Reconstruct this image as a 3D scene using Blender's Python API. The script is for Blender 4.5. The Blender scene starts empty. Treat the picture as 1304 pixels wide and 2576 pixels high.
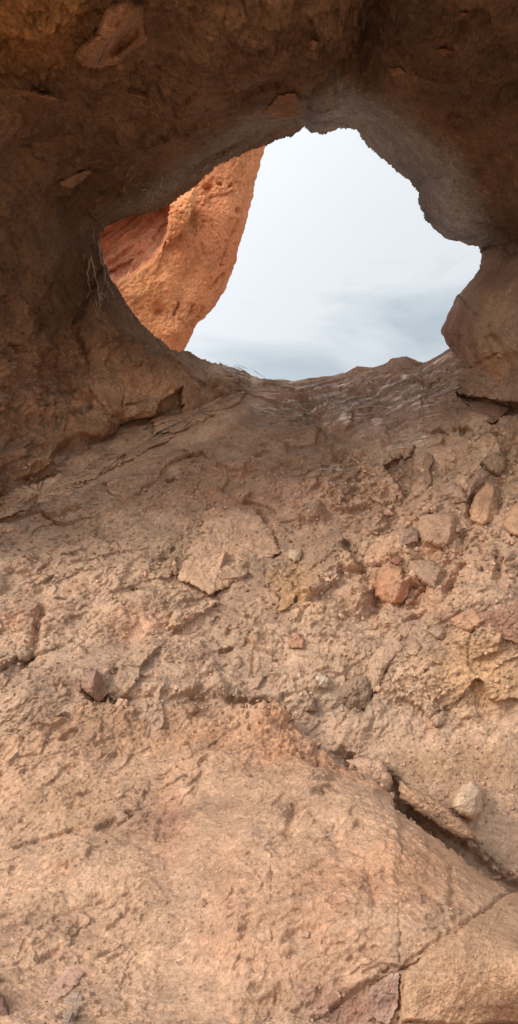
import bpy, math, random
import numpy as np
random.seed(4); RNG = np.random.RandomState(7)
sc = bpy.context.scene
COL = sc.collection
# ------------------------------------------------------------------ camera frame
VF = math.radians(70.0); PITCH = math.radians(15.0)
F = 1288.0 / math.tan(VF / 2)                      # focal length in picture units (picture 1304 x 2576)
CAM = np.array([0.0, 0.0, 1.5])
RT = np.array([1.0, 0, 0]); FW = np.array([0, math.cos(PITCH), math.sin(PITCH)]); UP = np.array([0, -math.sin(PITCH), math.cos(PITCH)])
def ray(u, v):
    x = (np.asarray(u, float) - 652) / F; y = (1288 - np.asarray(v, float)) / F
    return x[..., None] * RT + y[..., None] * UP + FW
def pt(u, v, Z):
    return CAM + ray(u, v) * np.asarray(Z, float)[..., None]
def proj(P):
    q = P - CAM; z = q @ FW
    return 652 + F * (q @ RT) / z, 1288 - F * (q @ UP) / z, z
def sm(a, b, x):
    t = np.clip((np.asarray(x, float) - a) / (b - a), 0, 1); return t * t * (3 - 2 * t)
# ------------------------------------------------------------------ noise
_p = RNG.permutation(256); PERM = np.concatenate([_p, _p, _p]).astype(np.int32)
_g = RNG.normal(size=(256, 3)); GRAD = (_g / np.linalg.norm(_g, axis=1)[:, None]).astype(np.float32)
RND = RNG.rand(256, 3).astype(np.float32); RND2 = RNG.normal(size=(256, 3)).astype(np.float32)
def hsh(i, j, k):
    return PERM[PERM[PERM[i & 255] + (j & 255)] + (k & 255)]
def gnoise(P):
    P = np.asarray(P, np.float32); b = np.floor(P).astype(np.int32); f = P - b
    w = f * f * f * (f * (f * 6 - 15) + 10); out = 0
    for dx in (0, 1):
        for dy in (0, 1):
            for dz in (0, 1):
                g = GRAD[hsh(b[:, 0] + dx, b[:, 1] + dy, b[:, 2] + dz)]
                d = g[:, 0] * (f[:, 0] - dx) + g[:, 1] * (f[:, 1] - dy) + g[:, 2] * (f[:, 2] - dz)
                wt = (w[:, 0] if dx else 1 - w[:, 0]) * (w[:, 1] if dy else 1 - w[:, 1]) * (w[:, 2] if dz else 1 - w[:, 2])
                out = out + d * wt
    return out * 1.5
def fbm(P, oct=4, lac=2.03, gain=0.5, ridged=False):
    P = np.asarray(P, np.float32); a = 1.0; s = 0
    for o in range(oct):
        n = gnoise(P * lac ** o + o * 17.3)
        s = s + a * ((0.5 - np.abs(n)) if ridged else n); a *= gain
    return s
def chips(P, tilt=1.0, full=False):
    """angular rock chips: every cell is its own tilted facet"""
    P = np.asarray(P, np.float32); b = np.floor(P).astype(np.int32)
    best = np.full(len(P), 9e9, np.float32); sec = best.copy(); h = np.zeros(len(P), np.float32); idx = np.zeros(len(P), np.int32)
    for dx in (-1, 0, 1):
        for dy in (-1, 0, 1):
            for dz in (-1, 0, 1):
                k = hsh(b[:, 0] + dx, b[:, 1] + dy, b[:, 2] + dz)
                q = P - (b + np.array([dx, dy, dz]) + RND[k]).astype(np.float32)
                d = (q * q).sum(1); m = d < best
                sec = np.where(m, best, np.minimum(sec, d))
                hh = (q * RND2[k]).sum(1) * tilt * .5 + (RND[k, 0] - .5)
                h = np.where(m, hh, h); idx = np.where(m, k, idx); best = np.where(m, d, best)
    if full: return h, np.sqrt(sec) - np.sqrt(best), idx
    return h
# ------------------------------------------------------------------ picture-plane shape tools (give metres-free px fields)
def chain_dist(u, v, pts):
    d = np.full(u.shape, 9e9); sd = np.zeros(u.shape); pts = np.asarray(pts, float)
    for (x0, y0), (x1, y1) in zip(pts[:-1], pts[1:]):
        ex, ey = x1 - x0, y1 - y0; L = ex * ex + ey * ey + 1e-9
        t = np.clip(((u - x0) * ex + (v - y0) * ey) / L, 0, 1)
        qx, qy = u - x0 - t * ex, v - y0 - t * ey; dd = np.hypot(qx, qy); m = dd < d
        sd = np.where(m, np.sign(ex * qy - ey * qx), sd); d = np.where(m, dd, d)
    return d, sd
def poly_sd(u, v, poly):
    """>0 inside"""
    poly = np.asarray(poly, float); n = len(poly); ins = np.zeros(u.shape, bool)
    for i in range(n):
        x0, y0 = poly[i]; x1, y1 = poly[(i + 1) % n]
        c = ((y0 > v) != (y1 > v)) & (u < (x1 - x0) * (v - y0) / ((y1 - y0) + 1e-9) + x0)
        ins ^= c
    d, _ = chain_dist(u, v, np.vstack([poly, poly[:1]]))
    return np.where(ins, d, -d)
def wob(u, v, a=5, s=.05, seed=0):
    q = np.stack([u * s, v * s, np.full(u.shape, seed * 3.7)], -1).reshape(-1, 3)
    return (gnoise(q) * a).reshape(u.shape)
class Field:
    """displacement in picture px, + toward the viewer"""
    def __init__(s, u, v):
        s.u, s.v = u, v; s.uw = u + wob(u, v, 6, .04, 1) + wob(u, v, 3, .13, 2); s.vw = v + wob(u, v, 6, .04, 3) + wob(u, v, 3, .13, 4); s.d = np.zeros(u.shape); s.z = np.zeros(u.shape)
    def crack(s, pts, w, dep):
        a = np.asarray(pts); R = w * 4 + 20
        m = (s.u > a[:, 0].min() - R) & (s.u < a[:, 0].max() + R) & (s.v > a[:, 1].min() - R) & (s.v < a[:, 1].max() + R)
        if m.any():
            d, _ = chain_dist(s.uw[m], s.vw[m], pts); ww = w * (1 + .5 * wob(s.u[m], s.v[m], 1, .06, 9)); s.d[m] -= dep * np.exp(-(d / ww) ** 2)
    def step(s, pts, H, w, L):
        """side to the right of travel direction (picture) raised by H, fading over L"""
        a = np.asarray(pts); R = L * 1.6 + 30
        m = (s.u > a[:, 0].min() - R) & (s.u < a[:, 0].max() + R) & (s.v > a[:, 1].min() - R) & (s.v < a[:, 1].max() + R)
        if m.any():
            d, sg = chain_dist(s.uw[m], s.vw[m], pts); x = d * sg
            s.d[m] += H * sm(-w, w, x) * np.exp(-(np.clip(x, 0, None) / L) ** 2) * np.exp(-(np.clip(d - np.abs(x), 0, None) / 20) ** 2)
    def poly(s, poly, H, feather=4):
        a = np.asarray(poly); R = feather + 20
        m = (s.u > a[:, 0].min() - R) & (s.u < a[:, 0].max() + R) & (s.v > a[:, 1].min() - R) & (s.v < a[:, 1].max() + R)
        if m.any():
            q = H * sm(-feather, feather, poly_sd(s.uw[m], s.vw[m], poly))
            if H < 0: s.z[m] -= q                       # a recess is cut straight back, away from the viewer
            else: s.d[m] += q
    def bump(s, cu, cv, ru, rv, ang, H, p=2.0):
        c, n = math.cos(math.radians(ang)), math.sin(math.radians(ang))
        x = s.uw - cu; y = s.vw - cv; X = (x * c + y * n) / ru; Y = (-x * n + y * c) / rv
        s.d += H * np.exp(-np.hypot(X, Y) ** p)
def tps(pts, vals):
    pts = np.asarray(pts, float); n = len(pts); r2 = ((pts[:, None] - pts[None]) ** 2).sum(-1)
    K = .5 * r2 * np.log(r2 + 1e-12) + np.eye(n) * 1e-3; A = np.zeros((n + 3, n + 3)); A[:n, :n] = K
    Q = np.c_[np.ones(n), pts]; A[:n, n:] = Q; A[n:, :n] = Q.T
    w = np.linalg.solve(A, np.r_[vals, 0, 0, 0])
    def ev(q):
        out = np.zeros(len(q))
        for i in range(0, len(q), 100000):
            c = q[i:i + 100000]; r = ((c[:, None] - pts[None]) ** 2).sum(-1)
            out[i:i + 100000] = (.5 * r * np.log(r + 1e-12)) @ w[:n] + w[n] + c @ w[n + 1:]
        return out
    return ev
# ------------------------------------------------------------------ mesh helpers
def gridfaces(n, m, off=0, wrap=False):
    i, j = np.meshgrid(np.arange(n - 1), np.arange(m if wrap else m - 1), indexing='ij'); j2 = (j + 1) % m
    return (np.stack([i * m + j, i * m + j2, (i + 1) * m + j2, (i + 1) * m + j], -1).reshape(-1, 4) + off)
def normals(G):
    a = np.gradient(G, axis=0); b = np.gradient(G, axis=1); n = np.cross(a, b)
    n /= np.linalg.norm(n, axis=-1, keepdims=True) + 1e-12
    s = np.sign(((CAM - G) * n).sum(-1, keepdims=True)); s[s == 0] = 1
    return n * s
def blur(A, k):
    for ax in (0, 1):
        B = np.cumsum(np.concatenate([np.repeat(A.take([0], ax), k + 1, ax), A, np.repeat(A.take([-1], ax), k, ax)], ax), ax)
        n = A.shape[ax]
        A = (B.take(range(2 * k + 1, 2 * k + 1 + n), ax) - B.take(range(0, n), ax)) / (2 * k + 1)
    return A
def mesh_obj(name, V, faces, mat, label=None, cat=None, group=None, kind=None, tint=None, gloss=None, parent=None, smooth=True):
    V = np.ascontiguousarray(V, np.float32).reshape(-1, 3)
    me = bpy.data.meshes.new(name); me.vertices.add(len(V)); me.vertices.foreach_set('co', V.ravel())
    if not isinstance(faces, (list, tuple)): faces = [faces]
    tot = np.concatenate([np.full(len(f), f.shape[1], np.int32) for f in faces]); idx = np.concatenate([f.ravel() for f in faces]).astype(np.int32)
    me.loops.add(len(idx)); me.loops.foreach_set('vertex_index', idx); me.polygons.add(len(tot))
    st = np.zeros(len(tot), np.int32); st[1:] = np.cumsum(tot)[:-1]
    me.polygons.foreach_set('loop_start', st); me.polygons.foreach_set('loop_total', tot)
    me.polygons.foreach_set('use_smooth', np.full(len(tot), smooth)); me.update(calc_edges=True); me.validate()
    if tint is None: tint = np.ones((len(V), 3))
    c = np.ones((len(V), 4), np.float32); c[:, :3] = tint
    me.attributes.new('tint', 'FLOAT_COLOR', 'POINT').data.foreach_set('color', c.ravel())
    g = np.zeros(len(V), np.float32) if gloss is None else np.asarray(gloss, np.float32)
    me.attributes.new('gloss', 'FLOAT', 'POINT').data.foreach_set('value', g)
    me.materials.append(mat)
    o = bpy.data.objects.new(name, me); COL.objects.link(o)
    if parent: o.parent = parent
    if label: o['label'] = label
    if cat: o['category'] = cat
    if group: o['group'] = group
    if kind: o['kind'] = kind
    return o
# ------------------------------------------------------------------ materials
def rock(name, cols=None, scale=1.0, bump=.6, speck=.35, rough=.93, spec=.2, streak=(1, 1, 1), lam=None):
    m = bpy.data.materials.new(name); m.use_nodes = True; T = m.node_tree; N = T.nodes; L = T.links; N.clear()
    out = N.new('ShaderNodeOutputMaterial'); B = N.new('ShaderNodeBsdfPrincipled'); L.new(B.outputs[0], out.inputs[0])
    tc = N.new('ShaderNodeTexCoord'); mp = N.new('ShaderNodeMapping'); mp.inputs['Scale'].default_value = [scale * s for s in streak]
    L.new(tc.outputs['Object'], mp.inputs[0]); vec = mp.outputs[0]
    def noise(s, d, r=.6, dist=0):
        n = N.new('ShaderNodeTexNoise'); n.inputs['Scale'].default_value = s; n.inputs['Detail'].default_value = d
        n.inputs['Roughness'].default_value = r; n.inputs['Distortion'].default_value = dist; L.new(vec, n.inputs['Vector']); return n.outputs[0]
    def ramp(x, stops):
        r = N.new('ShaderNodeValToRGB'); e = r.color_ramp.elements
        while len(e) < len(stops): e.new(.5)
        for k, (p, c) in enumerate(stops): e[k].position = p; e[k].color = (*c, 1) if len(c) == 3 else c
        L.new(x, r.inputs[0]); return r.outputs[0]
    def mix(a, b, f, mode='MIX'):
        x = N.new('ShaderNodeMix'); x.data_type = 'RGBA'; x.blend_type = mode
        for s, val in ((6, a), (7, b), (0, f)):
            if hasattr(val, 'is_output'): L.new(val, x.inputs[s])
            else: x.inputs[s].default_value = val if s == 0 else (*val, 1)
        return x.outputs[2]
    n = len(cols); base = ramp(noise(1.6, 6, .62, .4), [(.3 + .4 * i / (n - 1), c) for i, c in enumerate(cols)])
    g = lambda k: (k, k, k)
    mid = ramp(noise(9, 7, .68, .3), [(.28, g(.62)), (.5, g(1.0)), (.74, g(1.3))])
    c = mix(base, mid, .85, 'MULTIPLY')
    fine = ramp(noise(95, 6, .78), [(.3, g(.5)), (.5, g(1.0)), (.72, g(1.5))])
    c = mix(c, fine, .75, 'MULTIPLY')
    vo = N.new('ShaderNodeTexVoronoi'); vo.inputs['Scale'].default_value = 55; L.new(vec, vo.inputs['Vector'])
    sv = N.new('ShaderNodeSeparateColor'); L.new(vo.outputs['Color'], sv.inputs[0])
    sp = ramp(sv.outputs[0], [(0.0, (.5, .42, .4)), (.08, (.75, .7, .68)), (.16, g(1)), (.88, g(1)), (.93, (1.3, 1.28, 1.26)), (1.0, (1.6, 1.55, 1.5))])
    c = mix(c, sp, speck, 'MULTIPLY')
    at = N.new('ShaderNodeAttribute'); at.attribute_name = 'tint'
    c = mix(c, at.outputs['Color'], 1.0, 'MULTIPLY'); L.new(c, B.inputs['Base Color'])
    ga = N.new('ShaderNodeAttribute'); ga.attribute_name = 'gloss'
    mr = N.new('ShaderNodeMapRange'); L.new(ga.outputs['Fac'], mr.inputs[0]); mr.inputs[3].default_value = rough; mr.inputs[4].default_value = .14
    L.new(mr.outputs[0], B.inputs['Roughness'])
    ms = N.new('ShaderNodeMapRange'); L.new(ga.outputs['Fac'], ms.inputs[0]); ms.inputs[3].default_value = spec; ms.inputs[4].default_value = .95
    L.new(ms.outputs[0], B.inputs['Specular IOR Level'])
    b1 = N.new('ShaderNodeBump'); b1.inputs['Strength'].default_value = bump; b1.inputs['Distance'].default_value = .012 / scale
    L.new(noise(45, 8, .72), b1.inputs['Height'])
    b2 = N.new('ShaderNodeBump'); b2.inputs['Strength'].default_value = bump * .7; b2.inputs['Distance'].default_value = .004 / scale
    L.new(noise(190, 4, .7), b2.inputs['Height']); L.new(b1.outputs[0], b2.inputs['Normal']); L.new(b2.outputs[0], B.inputs['Normal'])
    return m
M_slope = rock('slope_rock', [(.30, .191, .13), (.41, .266, .18), (.49, .323, .22), (.445, .27, .172)])
M_hump = rock('hump_rock', bump=.95, cols= [(.385, .233, .15), (.49, .30, .192), (.56, .348, .226), (.525, .296, .18)])
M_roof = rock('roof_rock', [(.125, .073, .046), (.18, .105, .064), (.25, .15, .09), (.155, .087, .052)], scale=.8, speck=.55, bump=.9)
M_pillar = rock('pillar_rock', [(.28, .19, .15), (.36, .25, .19), (.42, .30, .215), (.36, .22, .15)])
M_cliff = rock('cliff_rock', [(.43, .148, .06), (.54, .203, .088), (.59, .25, .115), (.51, .172, .07)], scale=.33, bump=.8, streak=(1, 1, .6))
M_tan = rock('pale_tan_stone', [(.35, .222, .15), (.43, .275, .185), (.485, .315, .215)], scale=1.15, speck=.35, bump=.7)
M_brown = rock('brown_stone', [(.30, .19, .13), (.38, .245, .17), (.44, .29, .20)], scale=1.15, speck=.35)
M_rust = rock('rust_stone', [(.39, .18, .10), (.46, .23, .135), (.49, .275, .175)], scale=1.3, speck=.35, bump=.7)
M_dark = rock('dark_stone', [(.17, .105, .085), (.24, .15, .12), (.28, .18, .145)], scale=1.6, speck=.2)
M_grey = rock('grey_stone', [(.30, .198, .137), (.38, .255, .18), (.44, .30, .215)], scale=1.2, speck=.3)
M_white = rock('white_stone', [(.50, .38, .275), (.60, .465, .345), (.66, .53, .41)], scale=1.5, speck=.3)
M_mauve = rock('mauve_stone', [(.25, .155, .115), (.33, .21, .155), (.39, .255, .19)], scale=1.2, speck=.3)
M_ground = rock('desert_ground', [(.34, .23, .16), (.42, .29, .20), (.46, .33, .24)], scale=.15, bump=.3)
def plain(name, col, rough=.9):
    m = bpy.data.materials.new(name); m.use_nodes = True; T = m.node_tree; B = T.nodes['Principled BSDF']
    n = T.nodes.new('ShaderNodeTexNoise'); n.inputs['Scale'].default_value = 25; r = T.nodes.new('ShaderNodeValToRGB')
    r.color_ramp.elements[0].position = .3; r.color_ramp.elements[1].position = .7
    r.color_ramp.elements[0].color = (*[k * .6 for k in col], 1); r.color_ramp.elements[1].color = (*[min(1, k * 1.25) for k in col], 1)
    T.links.new(n.outputs[0], r.inputs[0]); T.links.new(r.outputs[0], B.inputs['Base Color']); B.inputs['Roughness'].default_value = rough
    return m
M_strands = plain('pale_strands', (.72, .66, .56), .5)
M_root = plain('root_bark', (.42, .33, .26))
# ------------------------------------------------------------------ main slope
ZV = np.array([700, 850, 960, 1060, 1200, 1400, 1600, 1750, 1900, 2100, 2300, 2600, 3000.])
ZZ = np.array([8.0, 6.4, 5.5, 4.85, 4.25, 3.64, 3.15, 2.85, 2.72, 2.6, 2.48, 2.3, 2.1])
TOPU = [-1400, 0, 200, 400, 470, 540, 600, 640, 740, 800, 870, 900, 940, 975, 990, 1010, 1022, 1045, 1065, 1100, 1138, 1250, 1600, 2700]
TOPV = [1180, 1180, 1120, 1030, 960, 914, 931, 954, 960, 950, 937, 922, 925, 912, 903, 898, 898, 906, 917, 901, 880, 858, 850, 850]
def vtop(u): return np.interp(u, TOPU, TOPV)
def smooth_interp(x, xp, fp):
    # pchip-ish: average of linear interp over a small window keeps it monotone and smooth
    s = 0
    for k, w in ((-60, .15), (-30, .2), (0, .3), (30, .2), (60, .15)): s = s + w * np.interp(x + k, xp, fp)
    return s
def zslope(u, v):
    u = np.asarray(u, float); v = np.asarray(v, float)
    vt = np.where(u < 560, np.interp(u, [400, 560], [955, 918]), vtop(u)); ve = v + (960 - vt) * (1 - sm(0, 350, v - vt))
    Z = smooth_interp(ve, ZV, ZZ)
    right = sm(700, 1304, u) * (1 - sm(1500, 1800, v)); Z = Z * (1 - .13 * right)
    # hollow bench at the right behind the hump
    Z = Z * (1 + .02 * sm(600, 1304, u) * sm(1950, 2300, v))
    return Z
def axes_grid(lo, hi, a, b, step, coarse):
    return np.concatenate([np.arange(lo, a, coarse), np.arange(a, b, step), np.arange(b, hi + 1, coarse)])
us = np.concatenate([np.arange(-1200, -440, 30.), np.arange(-440, -20, 5.), np.arange(-20, 1326, 2.0), np.arange(1326, 1800, 4.), np.arange(1800, 2501, 30.)])
vv = np.concatenate([np.linspace(0, 1, 520) ** 1.0 * 1.0])
NV = 880
U = np.repeat(us[None], NV, 0); VT = vtop(us)[None] + 1.5 * wob(U[:1], U[:1] * 0, 1, .07, 5)
tt = (np.linspace(0, 1, NV) ** 1.45)[:, None]
VT0 = np.convolve(np.pad(vtop(us), 12, 'edge'), np.ones(25) / 25, 'valid')[None]; Vg = VT0 + (2430 - VT0) * tt; Vg = Vg + (VT - VT0) * np.exp(-(Vg - VT0) / 35)
Zg = zslope(U, Vg)
# fabric of the rock: long axis rises to the upper right of the picture
E1 = RT * .80 + UP * .52 + FW * .30; E1 /= np.linalg.norm(E1)
E3 = np.cross(E1, np.array([0, -.6, .8])); E3 /= np.linalg.norm(E3); E2 = np.cross(E3, E1)
def fabric(P, s1, s2, s3): return np.stack([P @ E1 * s1, P @ E2 * s2, P @ E3 * s3], -1)
def rock_disp(P, amp, coarse=1.0, fine=1.0, chip=1.0, big=1.0, cob=.16):
    """metres"""
    Pf = fabric(P, 1, 1, 1)
    w = np.stack([gnoise(Pf * 7 + 3), gnoise(Pf * 7 + 11), gnoise(Pf * 7 + 23)], -1) * .035
    w2 = np.stack([gnoise(Pf * 31 + 3), gnoise(Pf * 31 + 11), gnoise(Pf * 31 + 23)], -1) * .007
    Pw = Pf + w + w2
    d = coarse * .07 * fbm(Pf * 1.9 + 5, 3)
    d += coarse * .010 * fbm(Pf * np.array([7, 9, 9]), 3, ridged=True)
    d += big * .05 * sm(-.3, .3, gnoise(Pf * 1.7 + 70)) * chips((Pf + w * 1.6 + w2) * np.array([3.6, 5, 5]) + 3, 1.3)
    k = sm(-.3, .35, gnoise(Pf * 2.6 + 40)) * chip
    d += .017 * k * chips(Pw * np.array([10, 14, 14]), 1.2)
    k2 = (.4 + .6 * sm(-.3, .3, gnoise(Pf * 4.1 + 80))) * chip
    d += .0055 * k2 * chips(Pw * np.array([27, 36, 36]) + 9, 1.3)
    d += .0024 * k2 * chips(Pw * np.array([66, 84, 84]) + 19, 1.3)
    d += fine * .0065 * fbm(Pf * np.array([30, 42, 42]), 3, gain=.62)
    pit = gnoise(Pw * np.array([26, 44, 44]) + 60); d -= fine * .011 * sm(.25, .5, pit) * k2
    pit = gnoise(Pw * np.array([9, 16, 16]) + 90); d -= fine * .022 * sm(.32, .55, pit) * k
    if cob:
        h, ed, ix = chips(Pw * 6.5 + 51, full=True); sel = RND[ix, 1] < cob; d += np.where(sel, sm(0, .3, ed) * (.012 + .03 * RND[ix, 2]), 0)
        h, ed, ix = chips(Pw * 15 + 5, full=True); sel = RND[ix, 1] < cob * .8; d += np.where(sel, sm(0, .3, ed) * (.006 + .011 * RND[ix, 2]), 0)
    return d * amp
def rough_mask(u, v, polys, lo):
    m = np.ones(u.shape)
    for p, f in polys: m = np.minimum(m, 1 - (1 - lo) * sm(-f, f, poly_sd(u, v, p)))
    return m
Pg = pt(U, Vg, Zg); Ng = normals(Pg)
fl = Field(U, Vg)
fl.crack([(512, 1318), (450, 1360), (402, 1428), (345, 1478)], 13, 15)
fl.step([(345, 1478), (402, 1428), (450, 1360), (512, 1318)], 10, 4, 60)
fl.crack([(368, 1530), (425, 1490)], 6, 9); fl.crack([(420, 1565), (438, 1535)], 5, 10)
fl.crack([(690, 1390), (688, 1340), (655, 1285)], 9, 20)
fl.crack([(108, 1530), (100, 1570), (92, 1625), (60, 1660)], 11, 28); fl.step([(60, 1665), (92, 1625), (104, 1560), (120, 1500)], 12, 5, 90)
fl.crack([(868, 1365), (905, 1415), (938, 1455), (948, 1500)], 9, 30); fl.bump(885, 1375, 22, 14, 40, -30)
fl.poly([(965, 1173), (1044, 1128), (1040, 1190), (1030, 1238), (1018, 1242)], -60, 4)
fl.step([(860, 1215), (965, 1173), (1018, 1243), (1000, 1265)], 18, 3, 70)
fl.poly([(1154, 995), (1320, 1010), (1320, 1030), (1280, 1040), (1242, 1070)], -55, 4)
fl.bump(1075, 1060, 60, 45, 0, 26, 3); fl.bump(870, 1045, 60, 40, 0, 20, 3); fl.bump(1120, 1180, 60, 40, 20, -16)
fl.crack([(762, 1000), (775, 1030), (800, 1062)], 12, 28); fl.step([(700, 1010), (770, 1030), (800, 1070)], -14, 5, 50)
fl.bump(835, 1118, 30, 12, 50, 22, 3); fl.bump(866, 1140, 24, 16, 0, 24, 3); fl.bump(835, 1160, 26, 16, 0, -26); fl.bump(878, 1168, 30, 10, 0, -20)
for (a, b, ru, rv, an, h) in [(1230, 1080, 70, 45, 20, 24), (1070, 1290, 70, 50, 0, 22), (1215, 1400, 80, 60, -30, 26), (1130, 1520, 60, 40, -30, 22), (1060, 1700, 90, 60, 0, 26),
                              (800, 1330, 60, 50, 30, 26), (840, 1430, 60, 45, -20, 22), (780, 1245, 60, 40, -20, 20), (770, 1540, 80, 50, -20, 18), (280, 1560, 60, 40, -40, 16), (620, 1640, 90, 40, -20, 20),
                              (480, 1650, 70, 50, -50, 18), (1180, 1720, 90, 60, 10, 24), (400, 1620, 40, 50, -60, 14), (650, 1165, 110, 50, -20, 20), (920, 1640, 50, 60, -50, 20),
                              (1250, 1500, 70, 50, 0, 20), (1000, 1560, 50, 40, 30, 22), (60, 1560, 60, 60, 0, 18), (1270, 1780, 60, 80, 0, 20), (1255, 1420, 10, 40, 0, -30), (1140, 1450, 14, 40, 30, -30), (1060, 1525, 40, 10, -35, -20), (1000, 1500, 10, 22, 10, -20)]:
    fl.bump(a, b, ru, rv, an, h, 2.6)
for (a, b, ru, rv, an, h) in [(1186, 1265, 10, 40, 10, -34), (1262, 1240, 10, 34, 10, -30), (1166, 1350, 12, 34, 20, -32), (1128, 1470, 12, 26, 10, -32), (1202, 1205, 26, 8, -40, -26), (930, 1480, 10, 40, -20, -26), (1036, 1500, 14, 20, 0, -30), (1260, 1205, 20, 10, 0, -24), (1090, 1262, 30, 8, 0, -24), (1060, 1380, 40, 8, 10, -22)]: fl.bump(a, b, ru, rv, an, h, 2.4)
fl.crack([(1125, 1390), (1180, 1370), (1225, 1345)], 6, 14); fl.crack([(636, 1660), (640, 1700)], 5, 12); fl.crack([(990, 1650), (970, 1690), (940, 1740)], 6, 16)
fl.crack([(240, 1750), (300, 1762), (400, 1752), (520, 1755), (620, 1772), (700, 1780)], 16, 42)
fl.crack([(292, 1680), (285, 1725)], 10, 16); fl.crack([(940, 1600), (1000, 1560), (1060, 1530)], 5, 12)
fl.crack([(860, 1905), (930, 1938), (985, 1975), (1040, 2040), (1110, 2100), (1180, 2150), (1250, 2215), (1330, 2255)], 20, 42)
SMOOTH = [([(-30, 1240), (150, 1185), (390, 1080), (640, 980), (730, 985), (620, 1045), (520, 1105), (350, 1185), (150, 1262), (-30, 1310)], 12),
          ([(930, 1860), (1330, 1830), (1330, 2500), (1000, 2300)], 30), ([(405, 1380), (520, 1270), (330, 1420), (300, 1500)], 12), ([(120, 1640), (330, 1640), (260, 1690), (120, 1680)], 14)]
msk = rough_mask(fl.uw, fl.vw, SMOOTH, .22)
rightboost = 1 + .5 * sm(620, 900, U) * sm(1080, 1250, Vg) * (1 - sm(1550, 1850, Vg))
flat = Pg.reshape(-1, 3)
d = rock_disp(flat, 1.0, 1.0, 1.0, 1.0, .9).reshape(U.shape) * msk * rightboost
edge = sm(0, 60, Vg - VT)
d = 1.0 * d * (.35 + .65 * edge)
# thin ridges on the sill, worn smooth by hands and water
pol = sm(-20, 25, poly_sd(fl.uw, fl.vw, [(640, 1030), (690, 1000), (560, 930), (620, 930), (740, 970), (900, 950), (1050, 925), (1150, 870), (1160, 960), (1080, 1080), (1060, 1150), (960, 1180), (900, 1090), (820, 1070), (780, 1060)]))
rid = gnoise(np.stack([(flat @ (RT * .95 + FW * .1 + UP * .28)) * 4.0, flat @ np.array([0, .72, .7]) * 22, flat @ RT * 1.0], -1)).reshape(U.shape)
d = d * (1 - .3 * pol) 
disp = d + fl.d * Zg / F
vd = -ray(U, Vg); vd /= np.linalg.norm(vd, axis=-1, keepdims=True); Dg = .4 * Ng + .6 * vd; Dg /= np.linalg.norm(Dg, axis=-1, keepdims=True)
Pg = Pg + Dg * disp[..., None] + Ng * (pol * .05 * (.5 - np.abs(rid) * 1.6))[..., None] + ray(U, Vg) * (fl.z * Zg / F)[..., None]
# over the crest: the outer side of the sill drops away
n_back = 14; back = []
for k in range(n_back, 0, -1):
    s = k / n_back
    off = np.array([0, 2.6 * s, .12 * s - 2.2 * s * s]); back.append(Pg[0] + off + np.array([0, 0, 1]) * (.05 * gnoise(np.stack([us * .02, us * 0 + k * .6, us * 0], -1)) * s)[:, None])
front = [Pg[-1] + np.array([0, -1.2 * k, -.9 * k]) for k in (1., 2.4, 5.)]
full = np.concatenate([np.array(back), Pg, np.array(front)], 0)
def patch_tint(u, v, items):
    t = np.ones(u.shape + (3,))
    for kind, geo, col, f in items:
        if kind == 'p': w = sm(-f, f, poly_sd(u, v, geo))
        else:
            (cu, cv, ru, rv) = geo; w = np.exp(-(np.hypot((u - cu) / ru, (v - cv) / rv)) ** f)
        t = t * (1 - w[..., None]) + t * w[..., None] * np.array(col)
    return t
big_w = wob(U, Vg, 24, .02, 21)
SL_T = [('e', (1220, 1690, 110, 80, 2.2), (1.08, .98, .78), 2.2)] if False else []
SL_T = [('e', (1220, 1690, 130, 90), (1.12, 1.02, .80), 2.4), ('e', (440, 1400, 60, 60), (.74, .76, .70), 2.2), ('e', (880, 1760, 110, 50), (.78, .84, .84), 2.2), ('e', (340, 1570, 70, 40), (1.1, .96, .9), 2),
        ('e', (80, 1560, 70, 50), (.95, .88, .86), 2), ('e', (1250, 1170, 80, 70), (.82, .86, .82), 2.2), ('e', (690, 1430, 60, 30), (.8, .84, .86), 2.2), ('e', (600, 1240, 320, 90), (.88, .80, .80), 2.2),
        ('e', (940, 1020, 260, 70), (.78, .74, .76), 2.6), ('e', (1130, 1930, 200, 50), (.84, .82, .74), 2.4), ('p', SMOOTH[0][0], (1.34, 1.33, 1.32), 14), ('e', (730, 1470, 60, 60), (1.1, 1.0, .8), 2.2), ('e', (1070, 1420, 120, 100), (1.08, .98, .92), 2.2)]
ts = patch_tint(U + big_w, Vg + wob(U, Vg, 24, .02, 22), SL_T)
rid2 = gnoise(np.stack([(flat @ (RT * .95 + FW * .1 + UP * .28)) * 3.2 + 9, flat @ np.array([0, .72, .7]) * 30 + 3, flat @ RT * 1.5], -1)).reshape(U.shape); glint = pol * sm(.15, .03, np.abs(rid2)) * sm(-.1, .25, gnoise(flat * 5 + 77).reshape(U.shape)); ts = ts * (1 + glint[..., None] * np.array([1.6, 2.5, 3.7]))  # pale streaks painted into the sill colour as sky glints
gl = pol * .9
n0, n1 = full.shape[:2]
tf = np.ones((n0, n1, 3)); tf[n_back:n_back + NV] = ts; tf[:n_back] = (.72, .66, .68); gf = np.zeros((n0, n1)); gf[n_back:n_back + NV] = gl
mesh_obj('terrain', full, gridfaces(n0, n1), M_slope, 'rough tan rock slope rising to the sill of the opening', None, None, 'structure', tf.reshape(-1, 3), gf.ravel())
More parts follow.
